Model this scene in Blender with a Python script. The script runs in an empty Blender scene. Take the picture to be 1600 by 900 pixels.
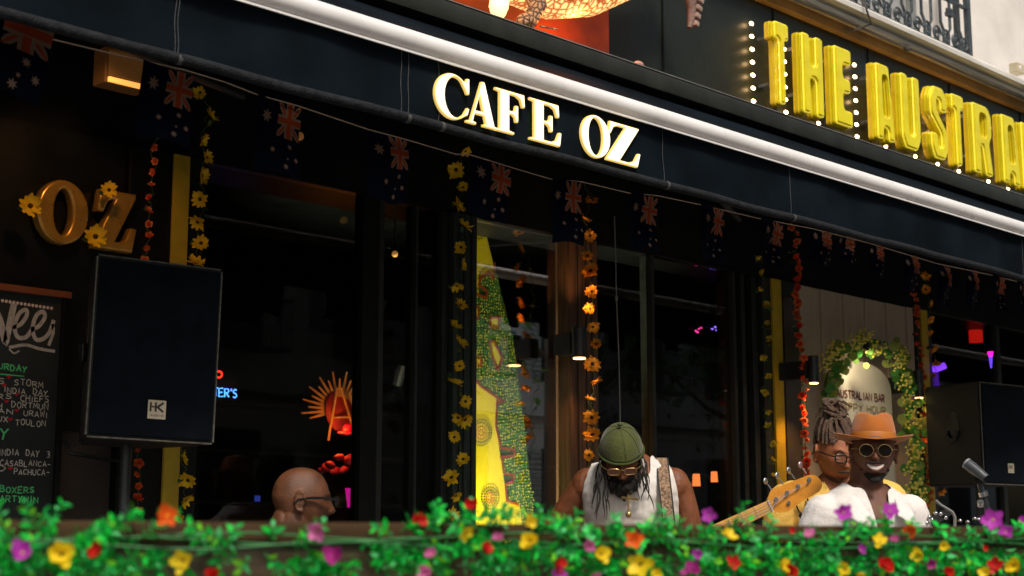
import bpy, bmesh, math, random
from mathutils import Vector, Matrix, noise
R = math.radians
PI = math.pi
random.seed(7)
S = bpy.context.scene
COL = S.collection

# ------------------------------------------------------------------ camera
CAM = Vector((0, -3.65, 1.2))
PITCH, HEAD, FPX = R(9.42), R(44.55), 2400.0
hd = Vector((math.cos(HEAD), math.sin(HEAD), 0))
rt = Vector((math.sin(HEAD), -math.cos(HEAD), 0))
fw = hd*math.cos(PITCH) + Vector((0, 0, math.sin(PITCH)))
up = -hd*math.sin(PITCH) + Vector((0, 0, math.cos(PITCH)))
cd = bpy.data.cameras.new('camera'); co = bpy.data.objects.new('camera', cd); COL.objects.link(co)
m = Matrix((rt, up, -fw)).transposed().to_4x4(); m.translation = CAM; co.matrix_world = m
cd.sensor_width = 36; cd.lens = 54; cd.clip_start = .05; cd.clip_end = 400
cd.dof.use_dof = True; cd.dof.focus_distance = 6.2; cd.dof.aperture_fstop = 4.0
S.camera = co

# ------------------------------------------------------------------ sky, sun, exposure
W = bpy.data.worlds.new('World'); S.world = W; W.use_nodes = True
nt = W.node_tree; bg = nt.nodes['Background']
sky = nt.nodes.new('ShaderNodeTexSky'); sky.sky_type = 'NISHITA'; sky.sun_disc = False
SUN_EL, SUN_AZ = R(52), R(205)
sky.sun_elevation = SUN_EL; sky.sun_rotation = SUN_AZ; sky.air_density = 1.6; sky.dust_density = 5
nt.links.new(sky.outputs[0], bg.inputs[0]); bg.inputs[1].default_value = .075
sl = bpy.data.lights.new('sun', 'SUN'); sl.energy = 2.3; sl.angle = R(11); sl.color = (1, .93, .84)
so = bpy.data.objects.new('sun', sl); COL.objects.link(so)
sd = Vector((math.sin(SUN_AZ)*math.cos(SUN_EL), math.cos(SUN_AZ)*math.cos(SUN_EL), math.sin(SUN_EL)))
so.rotation_euler = sd.to_track_quat('Z', 'Y').to_euler()
S.view_settings.view_transform = 'Standard'; S.view_settings.look = 'None'
S.view_settings.gamma = 1; S.view_settings.exposure = 0.35
S.cycles.max_bounces = 6; S.cycles.transparent_max_bounces = 12

# ------------------------------------------------------------------ pixel -> point helpers (photograph measured in 1600x900)
def ray(px, py): return fw + rt*((px-800)/FPX) - up*((py-450)/FPX)
def atY(px, py, Y):
    d = ray(px, py); return CAM + d*((Y-CAM.y)/d.y)
def atD(px, py, D): return CAM + ray(px, py)*D
def atZ(px, py, Z):
    d = ray(px, py); return CAM + d*((Z-CAM.z)/d.z)

# ------------------------------------------------------------------ materials
MATS = {}
def mat(name, col, rough=.6, metal=0, var=.15, scale=8, bump=.1, bscale=60, emit=None, es=0, coat=0, spec=.5, trans=0, sss=0, stretch=None, sheen=0):
    if name in MATS: return MATS[name]
    M = bpy.data.materials.new(name); M.use_nodes = True; t = M.node_tree; b = t.nodes['Principled BSDF']
    tc = t.nodes.new('ShaderNodeTexCoord'); src = tc.outputs['Object']
    if stretch:
        mp = t.nodes.new('ShaderNodeMapping'); mp.inputs['Scale'].default_value = stretch
        t.links.new(src, mp.inputs[0]); src = mp.outputs[0]
    if var:
        n = t.nodes.new('ShaderNodeTexNoise'); n.inputs['Scale'].default_value = scale; n.inputs['Detail'].default_value = 5
        t.links.new(src, n.inputs['Vector'])
        r = t.nodes.new('ShaderNodeValToRGB')
        r.color_ramp.elements[0].position = .3; r.color_ramp.elements[1].position = .7
        r.color_ramp.elements[0].color = [max(0, c*(1-var)) for c in col]+[1]
        r.color_ramp.elements[1].color = [min(1, c*(1+var)) for c in col]+[1]
        t.links.new(n.outputs[0], r.inputs[0]); t.links.new(r.outputs[0], b.inputs['Base Color'])
        rr = t.nodes.new('ShaderNodeMapRange'); rr.inputs[3].default_value = max(0, rough-.1); rr.inputs[4].default_value = min(1, rough+.1)
        t.links.new(n.outputs[0], rr.inputs[0]); t.links.new(rr.outputs[0], b.inputs['Roughness'])
    else:
        b.inputs['Base Color'].default_value = list(col)+[1]; b.inputs['Roughness'].default_value = rough
    if bump:
        n2 = t.nodes.new('ShaderNodeTexNoise'); n2.inputs['Scale'].default_value = bscale; n2.inputs['Detail'].default_value = 3
        t.links.new(src, n2.inputs['Vector'])
        bp = t.nodes.new('ShaderNodeBump'); bp.inputs['Strength'].default_value = bump; bp.inputs['Distance'].default_value = .01
        t.links.new(n2.outputs[0], bp.inputs['Height']); t.links.new(bp.outputs[0], b.inputs['Normal'])
    b.inputs['Metallic'].default_value = metal
    b.inputs['Coat Weight'].default_value = coat
    b.inputs['Specular IOR Level'].default_value = spec
    if sheen: b.inputs['Sheen Weight'].default_value = sheen
    if trans: b.inputs['Transmission Weight'].default_value = trans
    if sss:
        b.inputs['Subsurface Weight'].default_value = sss; b.inputs['Subsurface Scale'].default_value = .01
    if emit:
        b.inputs['Emission Color'].default_value = list(emit)+[1]; b.inputs['Emission Strength'].default_value = es
    MATS[name] = M; return M
def leafmat(name, col, var=.25, tr=.25, sp_=.3):
    M = mat(name, col, .55, var=var, scale=25, bump=.05, bscale=80, spec=sp_)
    t = M.node_tree; b = t.nodes['Principled BSDF']; out = t.nodes['Material Output']
    tl = t.nodes.new('ShaderNodeBsdfTranslucent'); tl.inputs[0].default_value = [min(1, c*1.3) for c in col]+[1]
    mx = t.nodes.new('ShaderNodeMixShader'); mx.inputs[0].default_value = tr
    t.links.new(b.outputs[0], mx.inputs[1]); t.links.new(tl.outputs[0], mx.inputs[2]); t.links.new(mx.outputs[0], out.inputs[0])
    return M
def glassmat(name, tint=(.9, .95, .92), refl=.12):
    if name in MATS: return MATS[name]
    M = bpy.data.materials.new(name); M.use_nodes = True; t = M.node_tree; out = t.nodes['Material Output']
    t.nodes.remove(t.nodes['Principled BSDF'])
    tr = t.nodes.new('ShaderNodeBsdfTransparent'); tr.inputs[0].default_value = list(tint)+[1]
    gl = t.nodes.new('ShaderNodeBsdfGlossy'); gl.inputs['Roughness'].default_value = .01
    lw = t.nodes.new('ShaderNodeLayerWeight'); lw.inputs[0].default_value = .5; fr = t.nodes.new('ShaderNodeMath'); fr.operation = 'POWER'; fr.inputs[1].default_value = 4.0; t.links.new(lw.outputs['Facing'], fr.inputs[0])
    ad = t.nodes.new('ShaderNodeMath'); ad.operation = 'ADD'; ad.inputs[1].default_value = refl; ad.use_clamp = True
    mx = t.nodes.new('ShaderNodeMixShader')
    t.links.new(fr.outputs[0], ad.inputs[0]); t.links.new(ad.outputs[0], mx.inputs[0])
    t.links.new(tr.outputs[0], mx.inputs[1]); t.links.new(gl.outputs[0], mx.inputs[2]); t.links.new(mx.outputs[0], out.inputs[0])
    MATS[name] = M; return M

# ------------------------------------------------------------------ mesh building
class MB:
    def __init__(s): s.v = []; s.f = []; s.m = []; s.mi = 0
    def add(s, vs, fs, mi=None):
        o = len(s.v); s.v += [tuple(v) for v in vs]
        for f in fs: s.f.append([o+i for i in f]); s.m.append(s.mi if mi is None else mi)
        return s
    def box(s, c, d, rot=None, mi=None, bev=0):
        x, y, z = [q/2 for q in d]; c = Vector(c)
        if bev:
            bm = bmesh.new(); bmesh.ops.create_cube(bm, size=1)
            bmesh.ops.scale(bm, vec=Vector(d), verts=bm.verts)
            bmesh.ops.bevel(bm, geom=bm.edges[:], offset=bev, segments=2, profile=.6, affect='EDGES')
            vs = [v.co.copy() for v in bm.verts]; fs = [[v.index for v in f.verts] for f in bm.faces]; bm.free()
        else:
            vs = [Vector(q) for q in ((-x,-y,-z),(x,-y,-z),(x,y,-z),(-x,y,-z),(-x,-y,z),(x,-y,z),(x,y,z),(-x,y,z))]
            fs = [(0,3,2,1),(4,5,6,7),(0,1,5,4),(1,2,6,5),(2,3,7,6),(3,0,4,7)]
        if rot is not None: vs = [rot @ v for v in vs]
        return s.add([v+c for v in vs], fs, mi)
    def bb(s, x0, x1, y0, y1, z0, z1, mi=None, bev=0):
        return s.box(((x0+x1)/2, (y0+y1)/2, (z0+z1)/2), (abs(x1-x0), abs(y1-y0), abs(z1-z0)), mi=mi, bev=bev)
    def tube(s, pts, r, n=8, mi=None, caps=True, flat=1):
        pts = [Vector(p) for p in pts]; N = len(pts)
        rs = r if isinstance(r, (list, tuple)) else [r]*N
        t0 = (pts[1]-pts[0]).normalized(); a = t0.orthogonal().normalized(); vs = []; fs = []
        for i, p in enumerate(pts):
            t = (pts[min(i+1, N-1)]-pts[max(i-1, 0)])
            t = t.normalized() if t.length > 1e-9 else t0
            a = (a - t*a.dot(t)); a = a.normalized() if a.length > 1e-6 else t.orthogonal().normalized(); b = t.cross(a)
            for k in range(n):
                an = 2*PI*k/n; vs.append(p + (a*math.cos(an) + b*math.sin(an)*flat)*rs[i])
        for i in range(N-1):
            for k in range(n): fs.append((i*n+k, i*n+(k+1) % n, (i+1)*n+(k+1) % n, (i+1)*n+k))
        if caps: fs.append(tuple(range(n))[::-1]); fs.append(tuple((N-1)*n+k for k in range(n)))
        return s.add(vs, fs, mi)
    def ell(s, c, r, n=16, k=10, rot=None, mi=None):
        vs = []; fs = []; c = Vector(c)
        for i in range(1, k):
            th = PI*i/k
            for j in range(n):
                ph = 2*PI*j/n; v = Vector((r[0]*math.sin(th)*math.cos(ph), r[1]*math.sin(th)*math.sin(ph), r[2]*math.cos(th)))
                vs.append(v)
        t = len(vs); vs.append(Vector((0, 0, r[2]))); vs.append(Vector((0, 0, -r[2])))
        for i in range(k-2):
            for j in range(n): fs.append((i*n+j, (i+1)*n+j, (i+1)*n+(j+1) % n, i*n+(j+1) % n))
        for j in range(n): fs.append((t, j, (j+1) % n)); fs.append((t+1, (k-2)*n+(j+1) % n, (k-2)*n+j))
        if rot is not None: vs = [rot @ v for v in vs]
        return s.add([v+c for v in vs], fs, mi)
    def cap(s, p0, p1, r0, r1, n=14, mi=None):       # tapered capsule
        p0 = Vector(p0); p1 = Vector(p1); t = (p1-p0).normalized(); P = []; Q = []
        for q in (90, 70, 45, 20): P.append(p0 - t*r0*math.sin(R(q))); Q.append(max(r0*math.cos(R(q)), r0*.05))
        P += [p0, p1]; Q += [r0, r1]
        for q in (20, 45, 70, 90): P.append(p1 + t*r1*math.sin(R(q))); Q.append(max(r1*math.cos(R(q)), r1*.05))
        a = t.orthogonal().normalized(); b = t.cross(a); vs = []; fs = []
        for p, r in zip(P, Q):
            for k in range(n): vs.append(p + (a*math.cos(2*PI*k/n)+b*math.sin(2*PI*k/n))*r)
        for i in range(len(P)-1):
            for k in range(n): fs.append((i*n+k, i*n+(k+1) % n, (i+1)*n+(k+1) % n, (i+1)*n+k))
        fs.append(tuple(range(n))[::-1]); fs.append(tuple((len(P)-1)*n+k for k in range(n)))
        return s.add(vs, fs, mi)
    def loft(s, rings, n=24, mi=None, pw=2.0):               # rings: (centre, rx, ry) horizontal super-ellipses
        vs = []; fs = []
        for c, rx, ry in rings:
            for k in range(n):
                a = 2*PI*k/n; ca, sa = math.cos(a), math.sin(a)
                vs.append((c[0]+rx*math.copysign(abs(ca)**(2/pw), ca), c[1]+ry*math.copysign(abs(sa)**(2/pw), sa), c[2]))
        for i in range(len(rings)-1):
            for k in range(n): fs.append((i*n+k, i*n+(k+1) % n, (i+1)*n+(k+1) % n, (i+1)*n+k))
        fs.append(tuple(range(n))[::-1]); fs.append(tuple((len(rings)-1)*n+k for k in range(n)))
        return s.add(vs, fs, mi)
    def prism(s, poly, fn0, fn1, mi=None):             # poly of 2D points, two mapping functions
        n = len(poly); vs = [fn0(*p) for p in poly]+[fn1(*p) for p in poly]
        fs = [tuple(range(n)), tuple(range(2*n-1, n-1, -1))]+[(k, n+k, n+(k+1) % n, (k+1) % n) for k in range(n)]
        return s.add(vs, fs, mi)
    def mapv(s, fn): s.v = [tuple(fn(Vector(v))) for v in s.v]; return s
    def mesh(s, name, mats, smooth=False):
        me = bpy.data.meshes.new(name); me.from_pydata(s.v, [], s.f); me.validate()
        for q in (mats if isinstance(mats, (list, tuple)) else [mats]): me.materials.append(q)
        if len(me.polygons) == len(s.m): me.polygons.foreach_set('material_index', s.m)
        bm = bmesh.new(); bm.from_mesh(me); bmesh.ops.recalc_face_normals(bm, faces=bm.faces); bm.to_mesh(me); bm.free()
        if smooth:
            me.polygons.foreach_set('use_smooth', [True]*len(me.polygons))
            try: me.set_sharp_from_angle(angle=R(smooth if smooth > 1 else 50))
            except Exception: pass
        return me
    def obj(s, name, mats, parent=None, smooth=False, loc=None, keep=False):
        return link(name, s.mesh(name, mats, smooth), parent, loc, keep)
def link(name, me, parent=None, loc=None, keep=False):
    o = bpy.data.objects.new(name, me); COL.objects.link(o)
    if loc is not None: o.location = loc
    if parent:
        o.parent = parent
        if keep: o.matrix_parent_inverse = parent.matrix_basis.inverted()
    return o
def tag(o, label=None, cat=None, group=None, kind=None):
    if label: o['label'] = label
    if cat: o['category'] = cat
    if group: o['group'] = group
    if kind: o['kind'] = kind
    return o
def thing(name, label, cat, loc=(0,0,0), rz=0, group=None):
    o = bpy.data.objects.new(name, None); COL.objects.link(o); o.empty_display_size = .05
    o.location = loc; o.rotation_euler = (0, 0, rz); return tag(o, label, cat, group)
def part(name, mb, mats, parent, smooth=False):          # mesh given in WORLD coordinates, parented to an Empty
    mw = parent.matrix_basis.copy()
    if parent.parent: mw = parent.parent.matrix_basis @ mw
    inv = mw.inverted()
    mb.mapv(lambda v: inv @ v)
    return mb.obj(name, mats, parent, smooth)
def struct(o): o['kind'] = 'structure'; return o
def lamp(name, kind, loc, energy, col, parent=None, size=.02, target=None, spot=60, blend=.6):
    l = bpy.data.lights.new(name, kind); l.energy = energy; l.color = col
    if kind != 'SUN': l.shadow_soft_size = size
    if kind == 'SPOT': l.spot_size = R(spot); l.spot_blend = blend
    o = bpy.data.objects.new(name, l); COL.objects.link(o); loc = Vector(loc)
    if target is not None: o.rotation_euler = (loc-Vector(target)).to_track_quat('Z', 'Y').to_euler()
    if parent: o.parent = parent; loc = parent.matrix_basis.inverted() @ loc
    o.location = loc
    return o

# 2D filled outlines (letters) through a filled curve, stood up to face -Y
def arc(cx, cy, rx, ry, a0, a1, n=18):
    return [(cx+rx*math.cos(R(a0+(a1-a0)*i/n)), cy+ry*math.sin(R(a0+(a1-a0)*i/n))) for i in range(n+1)]
def rounded(poly, r, n=4):
    out = []; N = len(poly)
    for i in range(N):
        a, b, c = Vector(poly[i-1]), Vector(poly[i]), Vector(poly[(i+1) % N])
        u = (a-b); v = (c-b); k = min(r, u.length*.45, v.length*.45); p = b+u.normalized()*k; q = b+v.normalized()*k
        for j in range(n+1):
            t = j/n; out.append(tuple(p*(1-t)**2+b*2*t*(1-t)+q*t*t))
    return out
def shape(contours, depth, bevel=0, offset=0):
    cu = bpy.data.curves.new('outline', 'CURVE'); cu.dimensions = '2D'; cu.fill_mode = 'BOTH'
    cu.extrude = max(0, depth/2-bevel); cu.bevel_depth = bevel; cu.bevel_resolution = 2; cu.offset = offset
    for c in contours:
        sp = cu.splines.new('POLY'); sp.points.add(len(c)-1); sp.use_cyclic_u = True
        for i, p in enumerate(c): sp.points[i].co = (p[0], p[1], 0, 1)
    o = bpy.data.objects.new('outline', cu); me = bpy.data.meshes.new_from_object(o)
    bpy.data.objects.remove(o); bpy.data.curves.remove(cu)
    me.transform(Matrix.Rotation(PI/2, 4, 'X')); me.materials.clear(); return me
def mesh_add(mb, me, off=(0,0,0), mi=None):
    o = Vector(off); return mb.add([v.co+o for v in me.vertices], [list(p.vertices) for p in me.polygons], mi)

# stroke alphabet for written marks (x 0..1, y 0..1)
STROKES = {
'A': [[(0,0),(.5,1),(1,0)],[(.2,.35),(.8,.35)]], 'B': [[(0,0),(0,1),(.7,.95),(.8,.75),(.6,.55),(0,.52)],[(.6,.52),(.95,.35),(.85,.05),(0,0)]],
'C': [[(.95,.85),(.55,1),(.1,.75),(0,.4),(.3,.02),(.95,.12)]], 'D': [[(0,0),(0,1),(.6,.92),(.95,.5),(.6,.05),(0,0)]],
'E': [[(.9,1),(0,.97),(0,0),(.95,.03)],[(0,.5),(.75,.52)]], 'F': [[(.95,1),(0,.97),(0,0)],[(0,.5),(.7,.52)]],
'G': [[(.95,.85),(.5,1),(.05,.65),(.1,.2),(.5,0),(.95,.15),(.95,.45),(.55,.45)]],
'H': [[(0,0),(0,1)],[(.95,0),(.95,1)],[(0,.5),(.95,.5)]], 'I': [[(.5,0),(.5,1)]], 'K': [[(0,0),(0,1)],[(.9,1),(.05,.5),(.95,0)]],
'L': [[(0,1),(0,0),(.85,.02)]], 'M': [[(0,0),(.1,1),(.5,.35),(.9,1),(1,0)]], 'N': [[(0,0),(.03,1),(.92,.02),(.95,1)]],
'O': [[(.5,1),(.1,.8),(0,.4),(.25,.05),(.65,0),(.98,.35),(.9,.8),(.5,1)]], 'P': [[(0,0),(0,1),(.75,.95),(.9,.7),(.7,.48),(0,.45)]],
'R': [[(0,0),(0,1),(.75,.95),(.9,.72),(.65,.5),(0,.48)],[(.35,.48),(.95,0)]], 'S': [[(.9,.9),(.5,1),(.1,.82),(.2,.58),(.75,.45),(.9,.2),(.5,0),(0,.1)]],
'T': [[(0,1),(1,1)],[(.5,1),(.5,0)]], 'U': [[(0,1),(.02,.25),(.35,0),(.75,.05),(.95,.4),(.95,1)]], 'V': [[(0,1),(.45,0),(1,1)]],
'W': [[(0,1),(.2,0),(.5,.7),(.78,0),(1,1)]], 'X': [[(0,0),(.95,1)],[(0,1),(.95,0)]], 'Y': [[(0,1),(.45,.5)],[(.95,1),(.45,.5),(.3,-.1)]],
'y': [[(0,.9),(.2,.35),(.7,.4)],[(.9,.95),(.7,.2),(.3,-.35),(0,-.2)]],
'Z': [[(0,1),(.9,1),(0,0),(.95,0)]], '3': [[(.05,.95),(.6,1),(.8,.75),(.4,.55),(.85,.35),(.6,0),(0,.05)]], "'": [[(.5,1.05),(.4,.75)]],
'v': [[(.1,.75),(.45,.25),(.9,.8)]], '-': [[(.1,.5),(.9,.5)]], '1': [[(.3,.8),(.55,1),(.55,0)]], '2': [[(.05,.8),(.4,1),(.85,.75),(0,0),(.95,0)]]}
def ribbon(mb, pts, w, fn, mi=None):                       # mitred flat strip in a plane; fn maps (x,y)->3D
    P = [Vector(p) for p in pts]; vs = []; N = len(P)
    for i, p in enumerate(P):
        a = (p-P[i-1]).normalized() if i else (P[1]-p).normalized()
        b = (P[i+1]-p).normalized() if i < N-1 else a
        t = (a+b); t = t.normalized() if t.length > .2 else a
        n = Vector((-t.y, t.x)); k = w/2/max(.5, n.dot(Vector((-a.y, a.x))))
        vs += [fn(*(p+n*k)), fn(*(p-n*k))]
    return mb.add(vs, [(2*i, 2*i+1, 2*i+3, 2*i+2) for i in range(N-1)], mi)
def write(mb, text, x0, x1, z0, h, Y, w, jitter=0, gap=.35, mi=None, slope=0):
    n = sum(.5 if c in " '1I" else 1 for c in text)+gap*(len(text)-1)*1.0; cw = (x1-x0)/max(n, 1); x = x0; k = 0
    rnd = random.Random(text)
    for c in text:
        ww = cw*(.5 if c in " '1I" else 1)
        if c in STROKES:
            jz = rnd.uniform(-jitter, jitter)*h; js = 1+rnd.uniform(-jitter, jitter)
            for s in STROKES[c]:
                yy = Y-.0004*(k % 3)
                ribbon(mb, [(x+a*ww, z0+jz+b*h*js+slope*(x-x0)) for a, b in s], w, lambda a, b: (a, yy, b), mi); k += 1
        x += ww+cw*gap
    return mb
# ================================================================== LARGE STRUCTURE
M_black = mat('black_paint', (.0045, .0055, .0055), .45, var=.3, bump=.05, spec=.25)
M_dark = mat('dark_frame_paint', (.022, .026, .024), .4, var=.3, scale=20, bump=.06)
M_greenp = mat('grey_green_frame_paint', (.03, .045, .036), .35, var=.25, scale=15, bump=.05, stretch=(6, 6, .6))
M_brown = mat('brown_wood', (.11, .06, .035), .4, var=.45, scale=9, bump=.25, bscale=30, stretch=(10, 10, .5))
M_wallp = mat('brown_wall_render', (.05, .04, .032), .8, var=.3, scale=5, bump=.3, bscale=120)
M_yel = mat('yellow_strip_paint', (.55, .38, .02), .45, var=.12, scale=14, bump=.12, bscale=90)
M_fab = mat('navy_awning_canvas', (.005, .0085, .0125), .8, var=.4, scale=3.5, bump=.25, bscale=260, spec=.03)
M_hem = mat('grey_awning_hem_canvas', (.022, .024, .027), .8, var=.3, scale=40, bump=.6, bscale=160, spec=.05)
M_white = mat('white_coated_metal', (.86, .84, .83), .28, var=.06, scale=5, bump=.02, spec=.7)
M_pale = mat('pale_thread', (.13, .13, .13), .8, var=.3, scale=60)
M_fascia = mat('blackish_green_fascia_paint', (.013, .016, .011), .40, var=.3, scale=3, bump=.12, bscale=18, spec=.45)
M_cass = mat('olive_grey_awning_housing', (.022, .024, .019), .5, var=.3, scale=6, bump=.12, spec=.3)
M_stone = mat('cream_painted_stone', (.80, .75, .70), .75, var=.10, scale=3, bump=.25, bscale=45)
M_corn = mat('weathered_white_cornice', (.64, .62, .57), .7, var=.22, scale=5, bump=.25, bscale=60, stretch=(.4, 4, 4))
M_soff = mat('tan_soffit_paint', (.50, .40, .31), .7, var=.15, scale=4, bump=.15)
M_ochre = mat('ochre_moulding_paint', (.36, .19, .05), .6, var=.25, scale=5, bump=.15)
M_iron = mat('grey_wrought_iron', (.075, .09, .10), .5, metal=.3, var=.35, scale=30, bump=.3, bscale=90)
M_pave = mat('grey_pavement_stone', (.2, .19, .18), .8, var=.2, scale=3, bump=.3, bscale=40)
M_road = mat('dark_asphalt', (.05, .05, .052), .85, var=.2, scale=8, bump=.5, bscale=150)
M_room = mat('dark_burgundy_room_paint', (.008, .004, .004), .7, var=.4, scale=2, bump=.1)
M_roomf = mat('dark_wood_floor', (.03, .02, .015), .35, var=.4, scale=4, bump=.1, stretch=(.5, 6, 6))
M_rail = mat('dark_brown_rail_wood', (.06, .028, .015), .35, var=.5, scale=6, bump=.3, bscale=30, stretch=(.7, .7, 9))
M_railtop = mat('worn_olive_brown_rail_top', (.06, .034, .016), .7, var=.35, spec=.1, scale=7, bump=.2, stretch=(.7, .7, 9))
M_glass = glassmat('clear_window_glass', (.98, .99, .97), .34)
M_glass2 = glassmat('dark_tinted_window_glass', (.75, .78, .76), .012)

def X(px, py=600, Y=1.4): return atY(px, py, Y).x

# ground
def sheet(name, x0, x1, y0, y1, z, m, label=None):
    mb = MB(); mb.add([(x0, y0, z), (x1, y0, z), (x1, y1, z), (x0, y1, z)], [(0, 1, 2, 3)]); return struct(mb.obj(name, m))
sheet('ground', -150, 150, -150, 150, -.16, M_road)
mb = MB(); mb.bb(-30, 60, -5.2, 1.3, -.156, 0); struct(mb.obj('pavement', M_pave))
mb = MB(); mb.bb(-30, 60, -5.35, -5.203, -.156, .004); struct(mb.obj('kerb', M_stone))
mb = MB(); mb.bb(-30, 60, -14.0, -11.5, -.156, 0); struct(mb.obj('far_pavement', M_pave))

# cafe room behind the windows
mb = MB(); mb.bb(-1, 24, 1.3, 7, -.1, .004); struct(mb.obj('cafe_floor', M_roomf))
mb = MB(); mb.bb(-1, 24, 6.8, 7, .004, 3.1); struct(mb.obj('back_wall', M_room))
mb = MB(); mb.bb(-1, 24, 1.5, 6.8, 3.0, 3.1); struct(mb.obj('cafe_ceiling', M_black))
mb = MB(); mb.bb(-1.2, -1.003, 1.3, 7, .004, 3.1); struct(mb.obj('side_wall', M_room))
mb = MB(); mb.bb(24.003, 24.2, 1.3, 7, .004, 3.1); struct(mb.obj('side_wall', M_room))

# cafe building
B = thing('cafe_building', 'cream stone building whose dark cafe front fills the picture under the awning', 'building', (0, 1.4, 0))
def bpart(name, x0, x1, y0, y1, z0, z1, m, bev=0, label=None, parent=None):
    mb = MB(); mb.bb(x0, x1, y0, y1, z0, z1, bev=bev); o = part(name, mb, m, parent or B)
    if label: o['label'] = label
    return o
ZF = 4.355
bpart('header_beam', -2, 24, 1.4, 1.7, 2.70, 3.25, M_black)
fa = bpart('fascia', -2, 24, 1.405, 1.7, 3.253, ZF, M_fascia)
for i in range(14):                        # fascia boards, thin proud joints
    x = 4.2+i*1.05
    bpart('fascia_joint', x, x+.012, 1.398, 1.404, 3.26, ZF-.01, M_black, parent=fa)
bpart('upper_wall', -2, 24, 1.75, 2.1, 4.43, 12, M_stone)
# cornice: ochre moulding, soffit, stepped front
YS = atZ(1400, 63, 4.425).y
ZT = atY(1400, 33, YS-.05).z
ZG = atY(1400, 50, YS-.03).z
bpart('ochre_moulding', -2, 24, 1.36, 1.7, ZF+.002, 4.425, M_ochre, bev=.006)
mb = MB(); prof = [(1.7, 4.427), (YS, 4.427), (YS-.01, 4.45), (YS, ZG-.02), (YS+.02, ZG), (YS-.06, ZG+.012), (YS-.06, ZT-.02), (YS-.045, ZT), (1.74, ZT+.03)]
mb.prism(prof, lambda y, z: Vector((-2, y, z)), lambda y, z: Vector((24, y, z)))
# keep the soffit as its own painted board
co_ = part('cornice', mb, M_corn, B)
bpart('soffit', -2, 24, YS+.02, 1.36, 4.420, 4.4265, M_soff)
def X14(px, py): return X(px, py)
# left wall, pillars and frames
bpart('shop_wall', -2, X(178), 1.4, 1.7, 0, 2.7, M_wallp, label='brown rendered shop wall')
mb = MB(); x0, x1 = X(-150), X(176)
mb.bb(x0, x1, 1.37, 1.397, 1.60, 2.7); part('wall_panel', mb, M_black, B)['label'] = 'black panel behind the gold letters'
bpart('pillar', X(179), X(302), 1.36, 1.7, 0, 2.698, M_black, bev=.01)
bpart('yellow_strip', X(248), X(273), 1.345, 1.359, .02, 2.69, M_yel, bev=.003, label='yellow strip behind the left loudspeaker')
for a, b in ((302, 308), (590, 598), (648, 652), (690, 699)):
    bpart('mullion', X(a), X(b), 1.40, 1.47, .004, 2.698, M_dark, bev=.004)
bpart('door_panel', X(564), X(589.5), 1.40, 1.46, .004, 2.698, M_black, bev=.004)
bpart('pillar', X(701), X(738), 1.37, 1.7, 0, 2.698, M_greenp, bev=.006, label='grey green frame pillar')
for a in (709, 716, 728): bpart('groove_strip', X(a), X(a+1.6), 1.362, 1.369, 0, 2.69, M_dark)
bpart('pillar', X(882), X(926), 1.36, 1.46, 0, 2.698, M_brown, bev=.008, label='brown wooden pillar with a wall lamp')
for a in (893, 906, 915): bpart('groove_strip', X(a), X(a+1.2), 1.355, 1.3595, 0, 2.69, M_dark)
for a, b in ((1020, 1025), (1148, 1153), (1161, 1167), (1178, 1186)):
    bpart('mullion', X(a), X(b), 1.40, 1.48, .004, 2.698, M_dark, bev=.004)
bpart('pillar', X(1188), X(1244), 1.37, 1.7, 0, 2.698, M_dark, bev=.006)
bpart('yellow_strip', X(1200), X(1214), 1.352, 1.369, .02, 2.69, M_yel, bev=.003, label='yellow strip wound with a leafy vine')
bpart('glossy_panel', X(1219), X(1243), 1.362, 1.3685, .1, 2.6, mat('glossy_grey_panel', (.07, .06, .05), .15, var=.3, scale=4, bump=.02))
bpart('pillar', X(1429), X(1452), 1.37, 1.7, 0, 2.698, M_dark, bev=.006)
bpart('yellow_strip', X(1434), X(1444), 1.355, 1.369, .02, 2.69, M_yel, bev=.003, label='narrow yellow strip right of the planks')
for a, b in ((1560, 1566), (1700, 1708)):
    bpart('mullion', X(a), X(b), 1.40, 1.48, .004, 2.698, M_dark, bev=.004)
# plank wall
M_pl = mat('beige_vertical_planks', (.50, .41, .30), .6, var=.10, scale=7, bump=.2, bscale=40, stretch=(9, 9, .5))
x0, x1 = X(1246), X(1428); n = 16; me = None
for i in range(n):
    a = x0+(x1-x0)*i/n; w = (x1-x0)/n
    mb = MB(); mb.bb(a+.001, a+w-.001, 1.385+.003*(i % 3), 1.45, .01, 2.695, bev=.004); part('plank', mb, M_pl, B)
bpart('plank_backing', x0, x1, 1.452, 1.7, 0, 2.698, M_black)
# window panes
def pane(a, b, m, y=1.435):
    bpart('window_pane', X(a), X(b), y, y+.006, .05, 2.695, m)
pane(598, 648, M_glass2); pane(652, 690, M_glass2); pane(738, 882, M_glass); pane(1153, 1161, M_glass2); pane(1167, 1178, M_glass2)
pane(308, 590, M_glass2, 1.43); pane(926, 1020, M_glass2, 1.43); pane(1025, 1148, M_glass2, 1.43); pane(1452, 1560, M_glass2, 1.43); pane(1566, 1700, M_glass2, 1.43)
# window box upstairs (tall window behind the railing)
xw = X(1440, 30, 1.75)
bpart('upstairs_window_frame', xw-.25, xw-.16, 1.70, 1.749, 4.46, 7, mat('grey_window_frame', (.3, .31, .3), .5, var=.1))
bpart('upstairs_window', xw-2.4, xw-.253, 1.73, 1.749, 4.46, 7, mat('pale_net_curtained_glass', (.5, .49, .46), .15, var=.1, scale=2, bump=0))

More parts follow.
